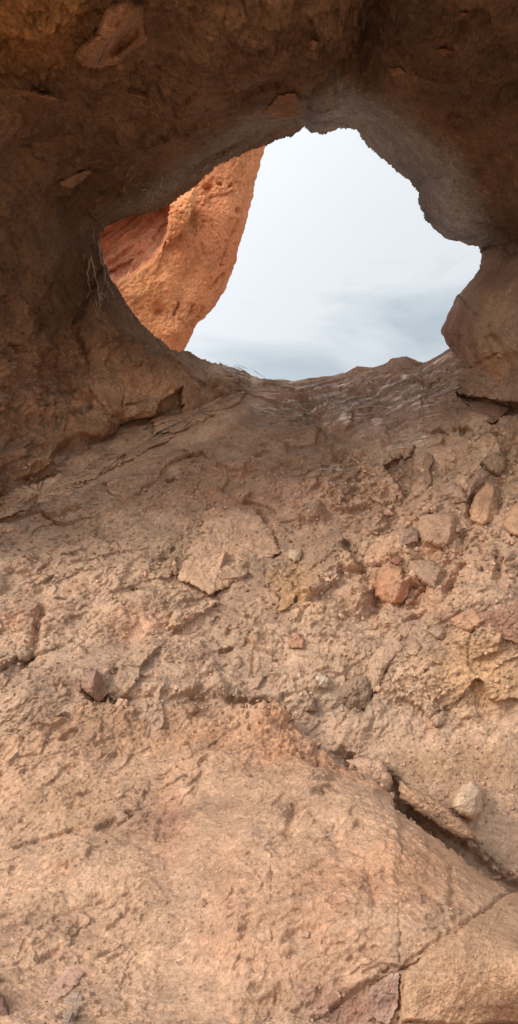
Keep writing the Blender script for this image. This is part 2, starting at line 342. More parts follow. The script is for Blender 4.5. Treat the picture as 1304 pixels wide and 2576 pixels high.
# depth lookup of what is built so far
ZM = np.full((540, 320), np.inf)                   # 5 px cells, u -100..1500, v 0..2700
def splat(P):
    P = P.reshape(-1, 3); u, v, z = proj(P); ok = (z > .3) & (u > -100) & (u < 1495) & (v > 0) & (v < 2695)
    np.minimum.at(ZM, ((v[ok] / 5).astype(int), ((u[ok] + 100) / 5).astype(int)), z[ok])
def zmap(u, v):
    u = np.asarray(u, float); v = np.asarray(v, float); o = []
    for a, b in zip(u.ravel(), v.ravel()):
        i = int(np.clip(b / 5, 2, 537)); j = int(np.clip((a + 100) / 5, 2, 317)); w = ZM[i - 1:i + 2, j - 1:j + 2]; w = w[np.isfinite(w)]
        o.append(np.median(w) if len(w) else float(zslope(a, b)))
    return np.array(o).reshape(u.shape)
splat(Pg)
# ------------------------------------------------------------------ near hump of rock
CRU = [-1400, -300, 0, 60, 150, 200, 250, 330, 480, 600, 690, 740, 800, 870, 940, 985, 1000, 1040, 1075, 1130, 1180, 1240, 1280, 1304, 1500, 2700]
CRV = [2100, 1960, 1868, 1838, 1798, 1775, 1760, 1764, 1772, 1782, 1798, 1830, 1868, 1918, 1950, 1992, 2030, 2065, 2098, 2135, 2172, 2222, 2246, 2258, 2360, 2800]
CRZ = [2.5, 2.64, 2.72, 2.75, 2.78, 2.80, 2.81, 2.79, 2.78, 2.77, 2.75, 2.68, 2.58, 2.46, 2.40, 2.33, 2.29, 2.24, 2.20, 2.15, 2.11, 2.06, 2.03, 2.02, 1.95, 1.7]
def zhump(u, v):
    c = np.interp(u, CRU, CRV); zc = np.interp(u, CRU, CRZ); t = (v - c) / (2576 - c)
    x = np.clip((v - c) / 160, 0, 1); rnd = (1 - np.sqrt(1 - (1 - x) ** 2)) * .20 * sm(600, 900, u)
    zb = 1.52 + .04 * sm(900, 1304, u)
    return (zc - .14 * sm(600, 900, u)) * (1 - t) + zb * t + rnd - .16 * np.sin(np.pi * np.clip(t, 0, 1)) * (.4 + .6 * sm(200, 700, u))
NH = 470
Uh = np.repeat(us[None], NH, 0); CV0 = np.interp(us, CRU, CRV)[None]; CV = CV0 + wob(us[None], us[None] * 0, 7, .05, 31) + wob(us[None], us[None] * 0, 2, .11, 32)
th = np.concatenate([np.linspace(0, 1.06, NH - 8), np.linspace(1.1, 1.8, 8)])[:, None]
Vh = CV0 + (2576 - CV0) * th; Vh = Vh + (CV - CV0) * np.exp(-(Vh - CV0) / 30); Zh = zhump(Uh, np.maximum(Vh, np.interp(us, CRU, CRV)[None])); Ph = pt(Uh, Vh, Zh); Nh = normals(Ph)
fh = Field(Uh, Vh)
fh.crack([(-20, 1880), (60, 1842), (100, 1832), (150, 1805), (190, 1795)], 6, 14); fh.step([(-20, 1880), (60, 1842), (150, 1803)], 8, 4, 70)
fh.crack([(85, 2106), (140, 2092), (180, 2078), (215, 2095), (240, 2088), (330, 2050)], 6, 12); fh.step([(330, 2046), (240, 2080), (180, 2076), (85, 2104)], 12, 5, 60)
fh.crack([(25, 2078), (55, 2058)], 5, 10); fh.crack([(310, 2305), (335, 2270)], 5, 14); fh.crack([(312, 2304), (360, 2296)], 4, 9); pass
fh.crack([(165, 2205), (175, 2185)], 6, 10); fh.crack([(305, 2480), (330, 2405)], 4, 8); fh.crack([(600, 2420), (640, 2330)], 12, 14)
fh.crack([(1320, 2222), (1262, 2262), (1200, 2300), (1110, 2368), (1060, 2400), (1012, 2442), (1000, 2480), (1006, 2525), (998, 2600)], 5, 12)
fh.crack([(1010, 2438), (980, 2440), (930, 2475), (875, 2510), (835, 2545)], 5, 14)
fh.crack([(1128, 2190), (1140, 2225), (1136, 2275)], 8, 14); fh.crack([(930, 2200), (945, 2285)], 12, 12); fh.crack([(735, 2040), (732, 2110)], 9, 14); fh.bump(740, 2050, 14, 22, 10, -14)
fh.crack([(1004, 2330), (1012, 2365), (1003, 2395), (1007, 2425)], 4, 8); fh.crack([(420, 2030), (400, 2110)], 10, 8); fh.crack([(760, 1900), (800, 1880), (815, 1850)], 8, 16)
fh.bump(805, 1900, 10, 18, 10, -28); fh.bump(500, 1900, 120, 60, -10, 10); fh.bump(780, 2300, 220, 160, 30, 18); fh.bump(260, 2250, 180, 120, 0, 12); fh.bump(150, 1960, 140, 60, -20, 14); fh.bump(470, 2260, 60, 120, -30, -12)
for q in [(640, 2250, 150, 120, 20, 24), (200, 2420, 160, 90, -20, 20), (880, 2330, 140, 110, 30, 26), (420, 2450, 60, 140, 10, -20), (1000, 2130, 90, 60, 40, 18), (650, 2000, 120, 70, 0, 20), (320, 2180, 90, 70, -20, 18), (80, 2250, 90, 90, 0, 18)]: fh.bump(*q)
fh.bump(330, 2000, 60, 24, -20, -10); fh.bump(900, 2060, 90, 60, 40, 14)
for (a, b, w, h) in [(205, 1830, 40, -8), (270, 1920, 30, -8), (545, 2060, 40, -6), (640, 2180, 40, -8), (100, 2300, 40, -6), (870, 2450, 50, -8), (560, 2470, 50, -8)]: fh.bump(a, b, w, w * .6, -40, h)
fh.step([(832, 2545), (930, 2476), (1008, 2440), (1004, 2520), (1000, 2640)], -16, 4, 70)
mh = rough_mask(fh.uw, fh.vw, [([(380, 2000), (640, 1960), (560, 2300), (420, 2330)], 40), ([(420, 2330), (560, 2300), (600, 2600), (380, 2600)], 40)], .5)
fd = rock_disp(Ph.reshape(-1, 3) + 13.1, .68, 1.25, 1.35, .85, .15, .09).reshape(Uh.shape) * mh
# rubbly crest line on the upper hump
crest = np.exp(-((Vh - CV) / 90) ** 2); fd = fd * (1 + .9 * crest * (1 - sm(760, 900, Uh)) - .6 * crest * sm(860, 960, Uh))
vd = -ray(Uh, Vh); vd /= np.linalg.norm(vd, axis=-1, keepdims=True); Nh = .5 * Nh + .5 * vd; Nh /= np.linalg.norm(Nh, axis=-1, keepdims=True)
Ph = Ph + Nh * (fd + fh.d * Zh / F)[..., None]
bk = [Ph[0] + np.array([0, .10 * k + .02 * k * k, -.05 * k * k]) for k in (4, 3, 2, 1)]
fullh = np.concatenate([np.array(bk), Ph], 0)
HT = [('e', (430, 2080, 50, 110), (1.04, .93, .90), 2), ('e', (425, 2060, 20, 45), (.92, .9, .95), 2.2), ('e', (700, 1900, 220, 70), (.93, .88, .84), 2.2), ('e', (150, 2010, 110, 60), (.92, .9, .84), 2.2), ('e', (1000, 2200, 200, 90), (1.02, .9, .82), 2),
      ('e', (560, 2200, 60, 120), (.94, .9, .88), 2.2), ('e', (880, 2540, 120, 60), (.66, .60, .64), 2.4), ('e', (250, 1830, 200, 50), (.94, .9, .86), 2.2), ('e', (1200, 2200, 60, 40), (.78, .8, .78), 2.2), ('e', (540, 2380, 80, 50), (.95, .92, .92), 2.2), ('e', (500, 1850, 120, 30), (1.02, .92, .84), 2.2), ('p', [(1320, 2222), (1200, 2300), (1110, 2368), (1012, 2442), (1003, 2520), (1000, 2700), (1400, 2700)], (1.05, 1.0, .92), 6)]
tH = patch_tint(Uh + wob(Uh, Vh, 20, .02, 23), Vh + wob(Uh, Vh, 20, .02, 24), HT)
tH = np.concatenate([np.repeat(tH[:1], 4, 0), tH], 0)
mesh_obj('rock_hump', fullh, gridfaces(*fullh.shape[:2]), M_hump, 'broad smooth tan rock hump filling the foreground below the rubble', 'rock', None, None, tH.reshape(-1, 3))
splat(Ph)
# ------------------------------------------------------------------ arch: left wall and roof, one shell round the opening
HC = (760.0, 640.0)
RIM = [(1230, 700), (1208, 676), (1206, 652), (1195, 632), (1165, 612), (1122, 600), (1095, 578), (1065, 548), (1056, 520), (1054, 488), (1035, 462), (1010, 440), (985, 418), (950, 385), (928, 368), (912, 348), (897, 325), (880, 320), (862, 320),
       (835, 330), (806, 334), (784, 331), (772, 322), (767, 311), (757, 313), (740, 322), (726, 333), (706, 338), (690, 348), (668, 362), (640, 372), (600, 388), (560, 408), (530, 428), (510, 448), (488, 470), (460, 488), (424, 517), (380, 530), (330, 548), (280, 570), (250, 588),
       (252, 620), (258, 655), (270, 690), (285, 718), (300, 742), (322, 775), (345, 805), (372, 835), (400, 860), (430, 880), (460, 893), (520, 908), (570, 920), (600, 932), (618, 946), (640, 956), (668, 960), (690, 990)]
cd = ray(*HC); cd /= np.linalg.norm(cd); e1 = RT - cd * (RT @ cd); e1 /= np.linalg.norm(e1); e2 = np.cross(cd, e1); e2 = -e2 if (e2 @ UP) > 0 else e2
rd = ray(np.array([p[0] for p in RIM]), np.array([p[1] for p in RIM])); rd /= np.linalg.norm(rd, axis=1)[:, None]
ra = np.arccos(rd @ cd); rth = np.unwrap(np.arctan2(rd @ e2, rd @ e1)); rth = rth if rth[-1] < rth[0] else -rth
NT = 1500; seg = np.r_[0, np.cumsum(np.hypot(np.diff(rth) * .3, np.diff(ra)))]
tq = np.linspace(0, seg[-1], NT); TH = np.interp(tq, seg, rth); A0 = np.interp(tq, seg, ra)
_n = lambda k, s: gnoise(np.stack([tq * k, tq * 0 + s, tq * 0], -1))
A0 = A0 + .0026 * _n(60, 1) + .0018 * _n(170, 2) + .0013 * _n(420, 3)
def shell_ctrl():
    C = [ # u, v, Z
        (1230, 700, 5.2), (1206, 652, 5.2), (1122, 600, 5.15), (1056, 520, 5.1), (985, 418, 5.0), (897, 325, 4.9), (806, 334, 4.85), (767, 311, 4.85), (706, 338, 4.75), (640, 372, 4.75), (560, 408, 4.75), (488, 470, 4.8), (424, 517, 4.85), (330, 548, 4.95), (250, 588, 5.0),
        (258, 655, 4.9), (300, 742, 4.95), (345, 805, 5.0), (400, 860, 5.1), (460, 893, 5.2), (500, 904, 5.35), (560, 918, 6.0), (640, 956, 6.2),
        (1250, 600, 4.8), (1304, 620, 4.6), (1150, 450, 4.45), (1304, 450, 3.95), (1050, 330, 4.3), (1304, 300, 3.35), (1150, 250, 3.75), (950, 220, 4.0), (1304, 100, 2.55), (1050, 100, 2.95), (1200, 0, 2.25), (900, 0, 2.45), (780, 150, 3.4), (650, 0, 2.35), (600, 150, 3.1), (600, 290, 4.2),
        (450, 380, 4.45), (400, 200, 3.2), (400, 0, 2.2), (250, 400, 4.2), (200, 150, 2.7), (0, 0, 2.05), (0, 200, 2.55), (0, 400, 3.05), (150, 550, 4.5), (0, 600, 3.5), (170, 700, 4.75), (0, 800, 3.75), (200, 760, 4.6), (235, 850, 4.6), (0, 950, 3.8), (150, 900, 4.6), (330, 930, 4.7), (150, 1050, 4.5), (0, 1100, 3.85), (300, 1030, 4.5), (430, 960, 4.9), (530, 960, 5.3)]
    C = [(u, v, Z + max(0, 4.3 - Z) * .45) for u, v, Z in C]
    for (u, v) in [(-60, 1300), (0, 1275), (75, 1232), (150, 1197), (250, 1150), (350, 1100), (400, 1062), (460, 1046), (540, 1000)]:
        C.append((u, v, float(zslope(u, v))))
    for (u, v) in [(0, 1380), (150, 1300), (300, 1220), (450, 1150), (600, 1090), (640, 985), (690, 1000), (590, 960)]:
        C.append((u, v, float(zslope(u, v)) + .45))
    D = []
    for u, v, Z in C:
        r = ray(u, v); D.append((r / np.linalg.norm(r), Z * np.linalg.norm(r)))
    for az, el, dist in [(0, 62, 2.35), (0, 80, 2.1), (-30, 60, 2.25), (30, 60, 2.25), (-60, 45, 2.4), (60, 45, 2.4), (-45, 20, 2.9), (45, 20, 3.0), (-75, 20, 2.3), (75, 20, 2.3), (-80, 55, 2.1), (80, 55, 2.1), (180, 75, 2.1), (-50, 0, 2.6), (50, 5, 2.8), (-80, 0, 2.2), (80, 0, 2.2), (-28, 12, 3.5), (30, 30, 3.6)]:
        a, e = math.radians(az), math.radians(el); dist = dist + (4.3 - dist) * .45; D.append((np.array([math.sin(a) * math.cos(e), math.cos(a) * math.cos(e), math.sin(e)]), dist))
    return D
def eq(dv):
    c = np.clip(dv @ FW, -1, 1); ph = np.arccos(c); x = dv @ RT; y = dv @ UP; r = np.hypot(x, y) + 1e-9
    return np.stack([ph * x / r, ph * y / r], -1)
_c = shell_ctrl(); sh = tps(eq(np.array([c[0] for c in _c])), np.log([c[1] for c in _c]))
ALPHA_END = math.radians(32.6)
na, nb = 330, 5
ta = np.concatenate([np.linspace(0, 1, na) ** 1.15 * math.radians(30), ]); 
AL = np.concatenate([A0[None] + (math.radians(31) - A0[None]) * np.linspace(0, 1, na)[:, None] ** 1.1, np.repeat(np.linspace(math.radians(31.1), ALPHA_END, nb)[:, None], NT, 1)], 0)
THg = np.repeat(TH[None], AL.shape[0], 0)
DV = np.cos(AL)[..., None] * cd + np.sin(AL)[..., None] * (np.cos(THg)[..., None] * e1 + np.sin(THg)[..., None] * e2)
DS = np.exp(sh(eq(DV.reshape(-1, 3)))).reshape(AL.shape)
rimd = np.degrees(AL - A0[None])
DS = DS * (1 - .0 * rimd) + .10 * np.exp(-(rimd / 1.0) ** 2)         # lip rolls outward
Ps = CAM + DV * DS[..., None]; Ns = normals(blur(Ps, 3)); us_, vs_, zs_ = proj(Ps.reshape(-1, 3))
front_ = (zs_ > .2); us_ = np.where(front_, us_, -5000.).reshape(AL.shape); vs_ = np.where(front_, vs_, -5000.).reshape(AL.shape); zs_ = np.maximum(zs_, .5).reshape(AL.shape)
fs = Field(us_, vs_)
fs.crack([(965, -30), (945, 40), (915, 120), (885, 190)], 30, 75); fs.bump(900, 190, 60, 40, 0, -40); fs.bump(1250, 620, 50, 40, 20, -50)
fs.step([(870, 160), (790, 190), (770, 240)], 26, 6, 90); fs.step([(830, 60), (800, 105), (770, 135)], 18, 6, 80); fs.crack([(830, 260), (790, 295)], 3, 5); fs.step([(830, 258), (790, 295)], 8, 3, 60)
fs.step([(225, 745), (193, 814), (213, 885)], -22, 5, 70); fs.crack([(225, 745), (193, 814), (213, 885)], 5, 16)
fs.step([(254, 763), (259, 804), (304, 845), (324, 860), (357, 879), (372, 912), (440, 900)], 22, 4, 50)
fs.poly([(392, 1022), (457, 975), (459, 1046), (392, 1052)], -70, 4); fs.poly([(300, 1112), (345, 1070), (386, 1046), (387, 1092), (340, 1098)], -60, 4); fs.poly([(130, 1195), (150, 1120), (215, 1100), (300, 1095), (290, 1130), (200, 1182)], -26, 8); fs.poly([(540, 985), (610, 978), (610, 1005), (545, 1010)], -24, 6)
for (a, b, ru, rv, an, h) in [(222, 1005, 12, 22, 10, -40), (190, 1030, 16, 12, 0, -30), (165, 960, 16, 40, -10, -26), (125, 1100, 18, 60, 0, -40), (165, 1160, 22, 40, 10, -30), (240, 1110, 26, 12, 0, -26), (330, 1005, 7, 25, 10, -26), (285, 1040, 20, 14, 30, -22), (20, 980, 14, 40, 0, -22), (60, 930, 20, 30, 0, -20),
                              (90, 1010, 50, 40, 20, 24), (180, 1090, 30, 26, 0, 26), (250, 960, 60, 40, 0, 18), (60, 1150, 40, 60, 0, 20), (90, 40, 90, 40, -30, 30), (60, 130, 70, 40, 10, -40), (310, 330, 50, 20, 20, 16), (440, 250, 60, 40, 0, 20), (520, 120, 70, 60, 30, 26), (450, 80, 60, 40, 30, -30), (1130, 150, 60, 60, 0, 26), (1180, 70, 30, 50, 30, -34),
                              (1240, 240, 80, 60, 0, 22), (1040, 200, 60, 50, 40, 22), (680, 60, 60, 50, 0, 20), (720, 180, 60, 30, -40, -20), (110, 330, 90, 50, 0, 20), (60, 520, 60, 60, 0, 18), (140, 640, 80, 60, 0, 14)]:
    fs.bump(a, b, ru, rv, an, h, 2.4)
low = sm(820, 950, vs_) * sm(470, 330, us_) * (vs_ < 2000)
amp = .85 + 1.1 * low + .35 * sm(330, 100, vs_)
amp = amp * (.22 + .78 * sm(.8, 6.5, rimd))
amp = np.where(us_ > 1000, amp * .65, amp)
ds = rock_disp(Ps.reshape(-1, 3) * .8 + 31.7, 1.2, 1.0, .9, 1.0, 1.0, .30).reshape(AL.shape) * amp
Ps = Ps + Ns * (ds + fs.d * zs_ / F)[..., None] + DV * (fs.z * zs_ / F)[..., None]
# rolled outer edge, thickness of the rock and the outside of the arch
out = []
radial = (np.cos(TH)[:, None] * e1 + np.sin(TH)[:, None] * e2)
for dr, dsx in ((1.35, -2.4), (1.6, -1.0), (1.35, .25), (.75, .62), (.36, .55), (.12, .34), (.03, .15)):
    out.append(Ps[0] + radial * dr + cd * dsx + .12 * dr * gnoise(Ps[0] * 1.3)[:, None] * radial)
fullS = np.concatenate([np.array(out), Ps, np.array(out)[:1] * .5 + Ps[-1:] * .5, np.array(out)[:1]], 0)
uS, vS, _ = proj(fullS.reshape(-1, 3)); ST = [('e', (40, 60, 230, 140), (1.75, 1.5, .95), 2.4), ('e', (80, 1040, 350, 200), (2.1, 2.15, 2.2), 3.5), ('e', (460, 980, 170, 70), (1.9, 2.0, 2.15), 2.4), ('e', (920, 130, 60, 130), (.7, .68, .75), 2.2), ('p', [(850, 200), (1000, 290), (1150, 400), (1230, 560), (1300, 700), (1100, 700), (950, 450), (780, 330)], (1.55, 2.45, 3.9), 45), ('p', [(380, 520), (560, 395), (690, 330), (790, 320), (790, 235), (640, 290), (480, 390), (300, 520)], (1.2, 1.6, 2.2), 30)]  # the two rim patches paint blue-grey lens glare into the rock colour
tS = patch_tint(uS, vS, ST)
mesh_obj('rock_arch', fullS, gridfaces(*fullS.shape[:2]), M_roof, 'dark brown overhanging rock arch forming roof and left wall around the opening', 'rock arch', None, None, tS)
splat(Ps)
# ------------------------------------------------------------------ pillar at the right
PLV = [560, 640, 655, 676, 700, 720, 745, 770, 800, 822, 832, 845, 862, 878, 886, 930, 960, 990, 1040, 1100]
PLU = [1230, 1212, 1208, 1206, 1190, 1172, 1155, 1143, 1124, 1113, 1110, 1115, 1124, 1135, 1142, 1112, 1098, 1112, 1150, 1150]
pc = [(1208, 660, 5.45), (1304, 640, 4.95), (1304, 720, 4.75), (1160, 760, 5.35), (1110, 830, 5.5), (1200, 830, 5.0), (1304, 830, 4.65), (1140, 886, 5.5), (1230, 920, 5.05), (1304, 930, 4.75), (1150, 985, 5.36), (1220, 998, 5.0), (1304, 1006, 4.72), (1500, 700, 4.3), (1500, 900, 4.2), (1500, 1050, 4.2), (1900, 800, 3.8), (1900, 1100, 3.8), (1304, 560, 5.2), (1120, 930, 5.65)]
pf = tps(np.array([p[:2] for p in pc]) / 500., np.array([p[2] * .875 for p in pc]))
pv = np.concatenate([np.arange(580, 1070, 2.0)]); psx = np.concatenate([np.linspace(0, 1, 130) ** 1.3 * 215, np.linspace(225, 800, 25)])
PLs = np.convolve(np.pad(np.interp(pv, PLV, PLU), 10, 'edge'), np.ones(21) / 21, 'valid'); PL = np.interp(pv, PLV, PLU) + wob(pv, pv * 0, 3, .05, 41) + wob(pv, pv * 0, 1.5, .17, 42)
Up = PLs[:, None] + psx[None] + (PL - PLs)[:, None] * np.exp(-psx / 14)[None]; Vp = np.repeat(pv[:, None], len(psx), 1)
Zp = pf(np.stack([Up, Vp], -1).reshape(-1, 2) / 500.).reshape(Up.shape); x = np.clip(psx / 60, 0, 1)[None]; Zp = Zp + .22 * (1 - np.sqrt(1 - (1 - x) ** 2))
low = sm(1000, 1012, Vp - np.interp(Up, [1150, 1304], [-4, 8])); Zp = Zp + .8 * (1 - sm(588, 668, Vp)) ** 2 + .55 * low                    # undercut foot
Pp = pt(Up, Vp, Zp); Np = normals(Pp); fp = Field(Up, Vp)
fp.bump(1180, 830, 24, 34, 0, -9); fp.crack([(1230, 845), (1250, 855), (1262, 872)], 6, 14); fp.step([(1180, 770), (1210, 800), (1215, 850), (1225, 900)], 10, 6, 60); fp.bump(1260, 740, 40, 22, -30, 12); fp.bump(1270, 880, 40, 24, -20, 14); fp.crack([(1205, 915), (1240, 900), (1262, 885)], 4, 9); fp.crack([(1250, 745), (1235, 775), (1205, 805)], 6, 9)
pa = .35 + .65 * sm(10, 120, psx[None]); dp = rock_disp(Pp.reshape(-1, 3) + 51, .6, .8, .9, .9, 1.0).reshape(Up.shape) * pa
Pp = Pp + Np * (dp + fp.d * Zp / F)[..., None]
wrap_ = [Pp[:, 0] + cd * a + RT * b for a, b in ((2.2, 2.2), (1.3, .9), (.7, .35), (.3, .08))]
fullP = np.concatenate([np.array(wrap_).transpose(1, 0, 2), Pp], 1)
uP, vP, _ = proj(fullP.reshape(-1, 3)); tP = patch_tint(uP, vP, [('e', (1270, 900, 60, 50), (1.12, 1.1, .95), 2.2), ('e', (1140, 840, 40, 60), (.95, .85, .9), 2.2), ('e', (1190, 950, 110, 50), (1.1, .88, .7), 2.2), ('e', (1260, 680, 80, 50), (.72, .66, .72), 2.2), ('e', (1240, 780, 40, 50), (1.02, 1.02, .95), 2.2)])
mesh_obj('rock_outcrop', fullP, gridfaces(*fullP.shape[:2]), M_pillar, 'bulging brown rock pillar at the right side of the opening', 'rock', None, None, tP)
splat(Pp)
# ------------------------------------------------------------------ sunlit cliff outside
CLV = [-260, 100, 250, 362, 395, 420, 470, 500, 540, 590, 640, 690, 715, 740, 775, 785, 800, 812, 830, 850, 893, 940, 1010, 1200]
CLU = [760, 720, 690, 667, 661, 656, 641, 636, 627, 612, 598, 584, 574, 561, 541, 531, 516, 498, 489, 480, 458, 436, 400, 300]
cv_ = np.concatenate([np.arange(-260, 330, 12.), np.arange(330, 960, 2.0), np.arange(960, 1200, 12.)]); cx = np.concatenate([np.linspace(0, 1, 260) ** 1.15 * 440, np.linspace(450, 1500, 40)])
CL = np.interp(cv_, CLV, CLU) + wob(cv_, cv_ * 0, 4.5, .03, 51) + wob(cv_, cv_ * 0, 3.0, .09, 52)
CLs = np.interp(cv_, [-500, 250, 362, 500, 640, 775, 893, 1010, 1200], [760, 690, 667, 636, 600, 540, 460, 400, 300]); CLs = np.convolve(np.pad(CLs, 15, 'edge'), np.ones(31) / 31, 'valid'); Uc = CLs[:, None] - cx[None] + (CL - CLs)[:, None] * np.exp(-cx / 12)[None]; Vc = np.repeat(cv_[:, None], len(cx), 1)
xx = np.clip(cx / 75, 0, 1)[None]
Zc = 13.2 - .0028 * cx[None] + .0 * Vc + .9 * (1 - np.sqrt(1 - (1 - xx) ** 2)) + .0014 * (Vc - 600) * -1
Pc = pt(Uc, Vc, Zc); Nc = normals(Pc); fc = Field(Uc, Vc)
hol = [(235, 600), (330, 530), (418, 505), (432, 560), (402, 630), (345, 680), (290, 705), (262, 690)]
fc.poly(hol, -72, 10); fc.step([(430, 510), (426, 560), (412, 615)], 16, 4, 60); fc.step([(415, 625), (345, 680), (275, 720)], 12, 5, 60)
fc.poly([(268, 690), (330, 660), (318, 690), (285, 712)], -18, 5)
for (a, b, ru, rv, an, h) in [(524, 470, 9, 7, 0, -26), (552, 462, 6, 5, 0, -20), (580, 468, 5, 5, 0, -18), (600, 530, 6, 8, 0, -16), (480, 560, 30, 22, 30, -14), (400, 780, 12, 16, 0, -22), (410, 720, 30, 30, 0, 12), (470, 640, 60, 30, -40, 12), (540, 560, 40, 50, 10, 10), (500, 720, 50, 40, 30, -8), (585, 600, 10, 30, 20, -12), (350, 740, 30, 30, 0, 10), (430, 830, 30, 20, 0, 10), (330, 590, 40, 10, -35, 14), (300, 640, 50, 8, -35, 14), (370, 600, 50, 8, -40, 12)]:
    fc.bump(a, b, ru, rv, an, h, 2.4)
for pts in [[(585, 610), (572, 640), (560, 668)], [(600, 560), (592, 590)], [(490, 770), (478, 800)], [(500, 790), (486, 822)], [(512, 775), (500, 800)], [(560, 690), (540, 730)], [(450, 760), (440, 790)]]: fc.crack(pts, 3.5, 13)
dc = rock_disp(Pc.reshape(-1, 3) * .46 + 71, 1.45, .3, 1.3, .8, .5, .10).reshape(Uc.shape) * (.22 + .78 * sm(0, 60, cx[None]))
inh = sm(-9, 9, poly_sd(fc.uw, fc.vw, hol)); st = gnoise(np.stack([Uc * .02 + Vc * .014, (Vc + .75 * Uc) * .055, Uc * 0], -1).reshape(-1, 3)).reshape(Uc.shape)
Pc = Pc + Nc * (dc + (fc.d + inh * 14 * st) * Zc / F)[..., None] + ray(Uc, Vc) * (fc.z * Zc / F)[..., None]
er = ray(Uc[:, 0], Vc[:, 0]); cw = [Pc[:, 0] + er * b + RT * a for a, b in ((-6, 9), (-2, 4), (-.6, 1.4), (-.15, .4))]
fullC = np.concatenate([np.array(cw).transpose(1, 0, 2), Pc], 1)
uC, vC, _ = proj(fullC.reshape(-1, 3)); tC = patch_tint(uC, vC, [('p', hol, (.82, .82, .98), 8), ('e', (370, 740, 50, 60), (1.03, 1.05, .95), 2.2), ('e', (455, 540, 35, 60), (1.15, 1.2, 1.25), 2.4), ('e', (560, 650, 60, 150), (1.0, .95, 1.02), 2.2), ('e', (480, 560, 30, 24), (.8, .9, .85), 2.2)])  # the hollow's patch paints its shade into the cliff colour
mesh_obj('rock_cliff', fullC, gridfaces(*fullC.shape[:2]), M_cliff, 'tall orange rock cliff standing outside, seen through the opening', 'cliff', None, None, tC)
# ------------------------------------------------------------------ desert floor outside, far below
gx = np.concatenate([-np.geomspace(4000, 12, 40), np.linspace(-10, 10, 11), np.geomspace(12, 4000, 40)])
GX, GY = np.meshgrid(gx, gx); GZ = -4.6 + .25 * gnoise(np.stack([GX * .05, GY * .05, GX * 0], -1).reshape(-1, 3)).reshape(GX.shape)
mesh_obj('ground', np.stack([GX, GY, GZ], -1), gridfaces(len(gx), len(gx)), M_ground, None, None, None, 'structure')
# ------------------------------------------------------------------ separate stones
def stone(name, label, cat, outline, H, mat, cuts=(), p=5, tilt=(0, 0), lift=-2, rough=1.3, group=None, tint=None, depth=60, step=3.0, Z=None, facet=.42, jit=1.8, hollow=None, field=None):
    """outline in picture units on whatever rock is behind it; H = how far it stands out; cuts = (u, v, dirx, diry, slope) facet planes"""
    o = np.asarray(outline, float); c = o.mean(0); seed = abs(hash((name, round(c[0]), round(c[1])))) % 1000 if False else int(c[0] * 7 + c[1] * 3) % 1000
    per = np.r_[o, o[:1]]; L = np.r_[0, np.cumsum(np.hypot(*np.diff(per, axis=0).T))]; n = max(28, int(L[-1] / step)); q = np.linspace(0, L[-1], n, endpoint=False)
    X = np.interp(q, L, per[:, 0]); Y = np.interp(q, L, per[:, 1])
    for _ in range(1): X = (np.roll(X, 1) + 2 * X + np.roll(X, -1)) / 4; Y = (np.roll(Y, 1) + 2 * Y + np.roll(Y, -1)) / 4
    R = np.hypot(X - c[0], Y - c[1]); X = X + wob(X, Y, 2.2 * jit, .13, seed) + wob(X, Y, 1.1 * jit, .4, seed + 1); Y = Y + wob(X, Y, 2.2 * jit, .13, seed + 2)
    nr = max(8, int(R.max() / step)); rr = np.linspace(0, 1, nr) ** .8; rr[0] = .001
    u = c[0] + (X - c[0])[None] * rr[:, None]; v = c[1] + (Y - c[1])[None] * rr[:, None]
    zo = zmap(X, Y) if Z is None else np.array([Z(a, b) for a, b in zip(X, Y)]); A = np.c_[np.ones(n), (X - c[0]) / 100, (Y - c[1]) / 100]
    k, *_ = np.linalg.lstsq(A, zo, rcond=None); zb = k[0] + k[1] * (u - c[0]) / 100 + k[2] * (v - c[1]) / 100; px = k[0] / F
    if field: zb = field(u, v)
    h = np.full(u.shape, float(H)) + tilt[0] * (u - c[0]) + tilt[1] * (v - c[1])
    rs = np.random.RandomState(seed)
    for _ in range(5):
        a = rs.rand() * 6.28; dx, dy = math.cos(a), math.sin(a); rad = R.mean()
        h = np.minimum(h, H * (1 + facet * (rs.rand() - .2)) - ((u - c[0]) * dx + (v - c[1]) * dy - rad * (.1 + .5 * rs.rand())) * facet * 2 * H / rad * rs.rand())
    for (cu, cv2, dx, dy, s) in cuts: h = np.minimum(h, H - s * ((u - cu) * dx + (v - cv2) * dy))
    if hollow:
        hu, hv_, ra_, rb_, an_, dp_ = hollow; ca, sa = math.cos(math.radians(an_)), math.sin(math.radians(an_)); X_ = ((u - hu) * ca + (v - hv_) * sa) / ra_; Y_ = (-(u - hu) * sa + (v - hv_) * ca) / rb_; h = h - dp_ * np.exp(-np.hypot(X_, Y_) ** 2.6)
    h = np.maximum(h, -2) * (1 - rr[:, None] ** p) ** .6
    h = h + rough * (1 - rr[:, None] ** 6) * (wob(u, v, 3.0, .05, seed) + wob(u, v, 2.2, .14, seed + 3) + wob(u, v, 1.4, .33, seed + 5) + 2.2 * chips(np.stack([u * .09, v * .09, u * 0 + seed], -1).reshape(-1, 3)).reshape(u.shape))
    P = pt(u, v, zb - (h + lift) * px)
    sk = [pt(c[0] + (X - c[0]) * s, c[1] + (Y - c[1]) * s, zb[-1] + dd * px) for s, dd in ((1.0, depth * .4), (.8, depth), (.02, depth * 1.1))]
    G = np.concatenate([P, np.array(sk)], 0)
    return mesh_obj(name, G, gridfaces(len(G), n, wrap=True), mat, label, cat, group, None, None if tint is None else np.repeat(np.array([tint]), len(G) * n, 0))
S = stone
_zf = ZM.copy(); _zf[~np.isfinite(_zf)] = 2.0; _zf = blur(blur(np.clip(_zf, .8, 9), 2), 2)
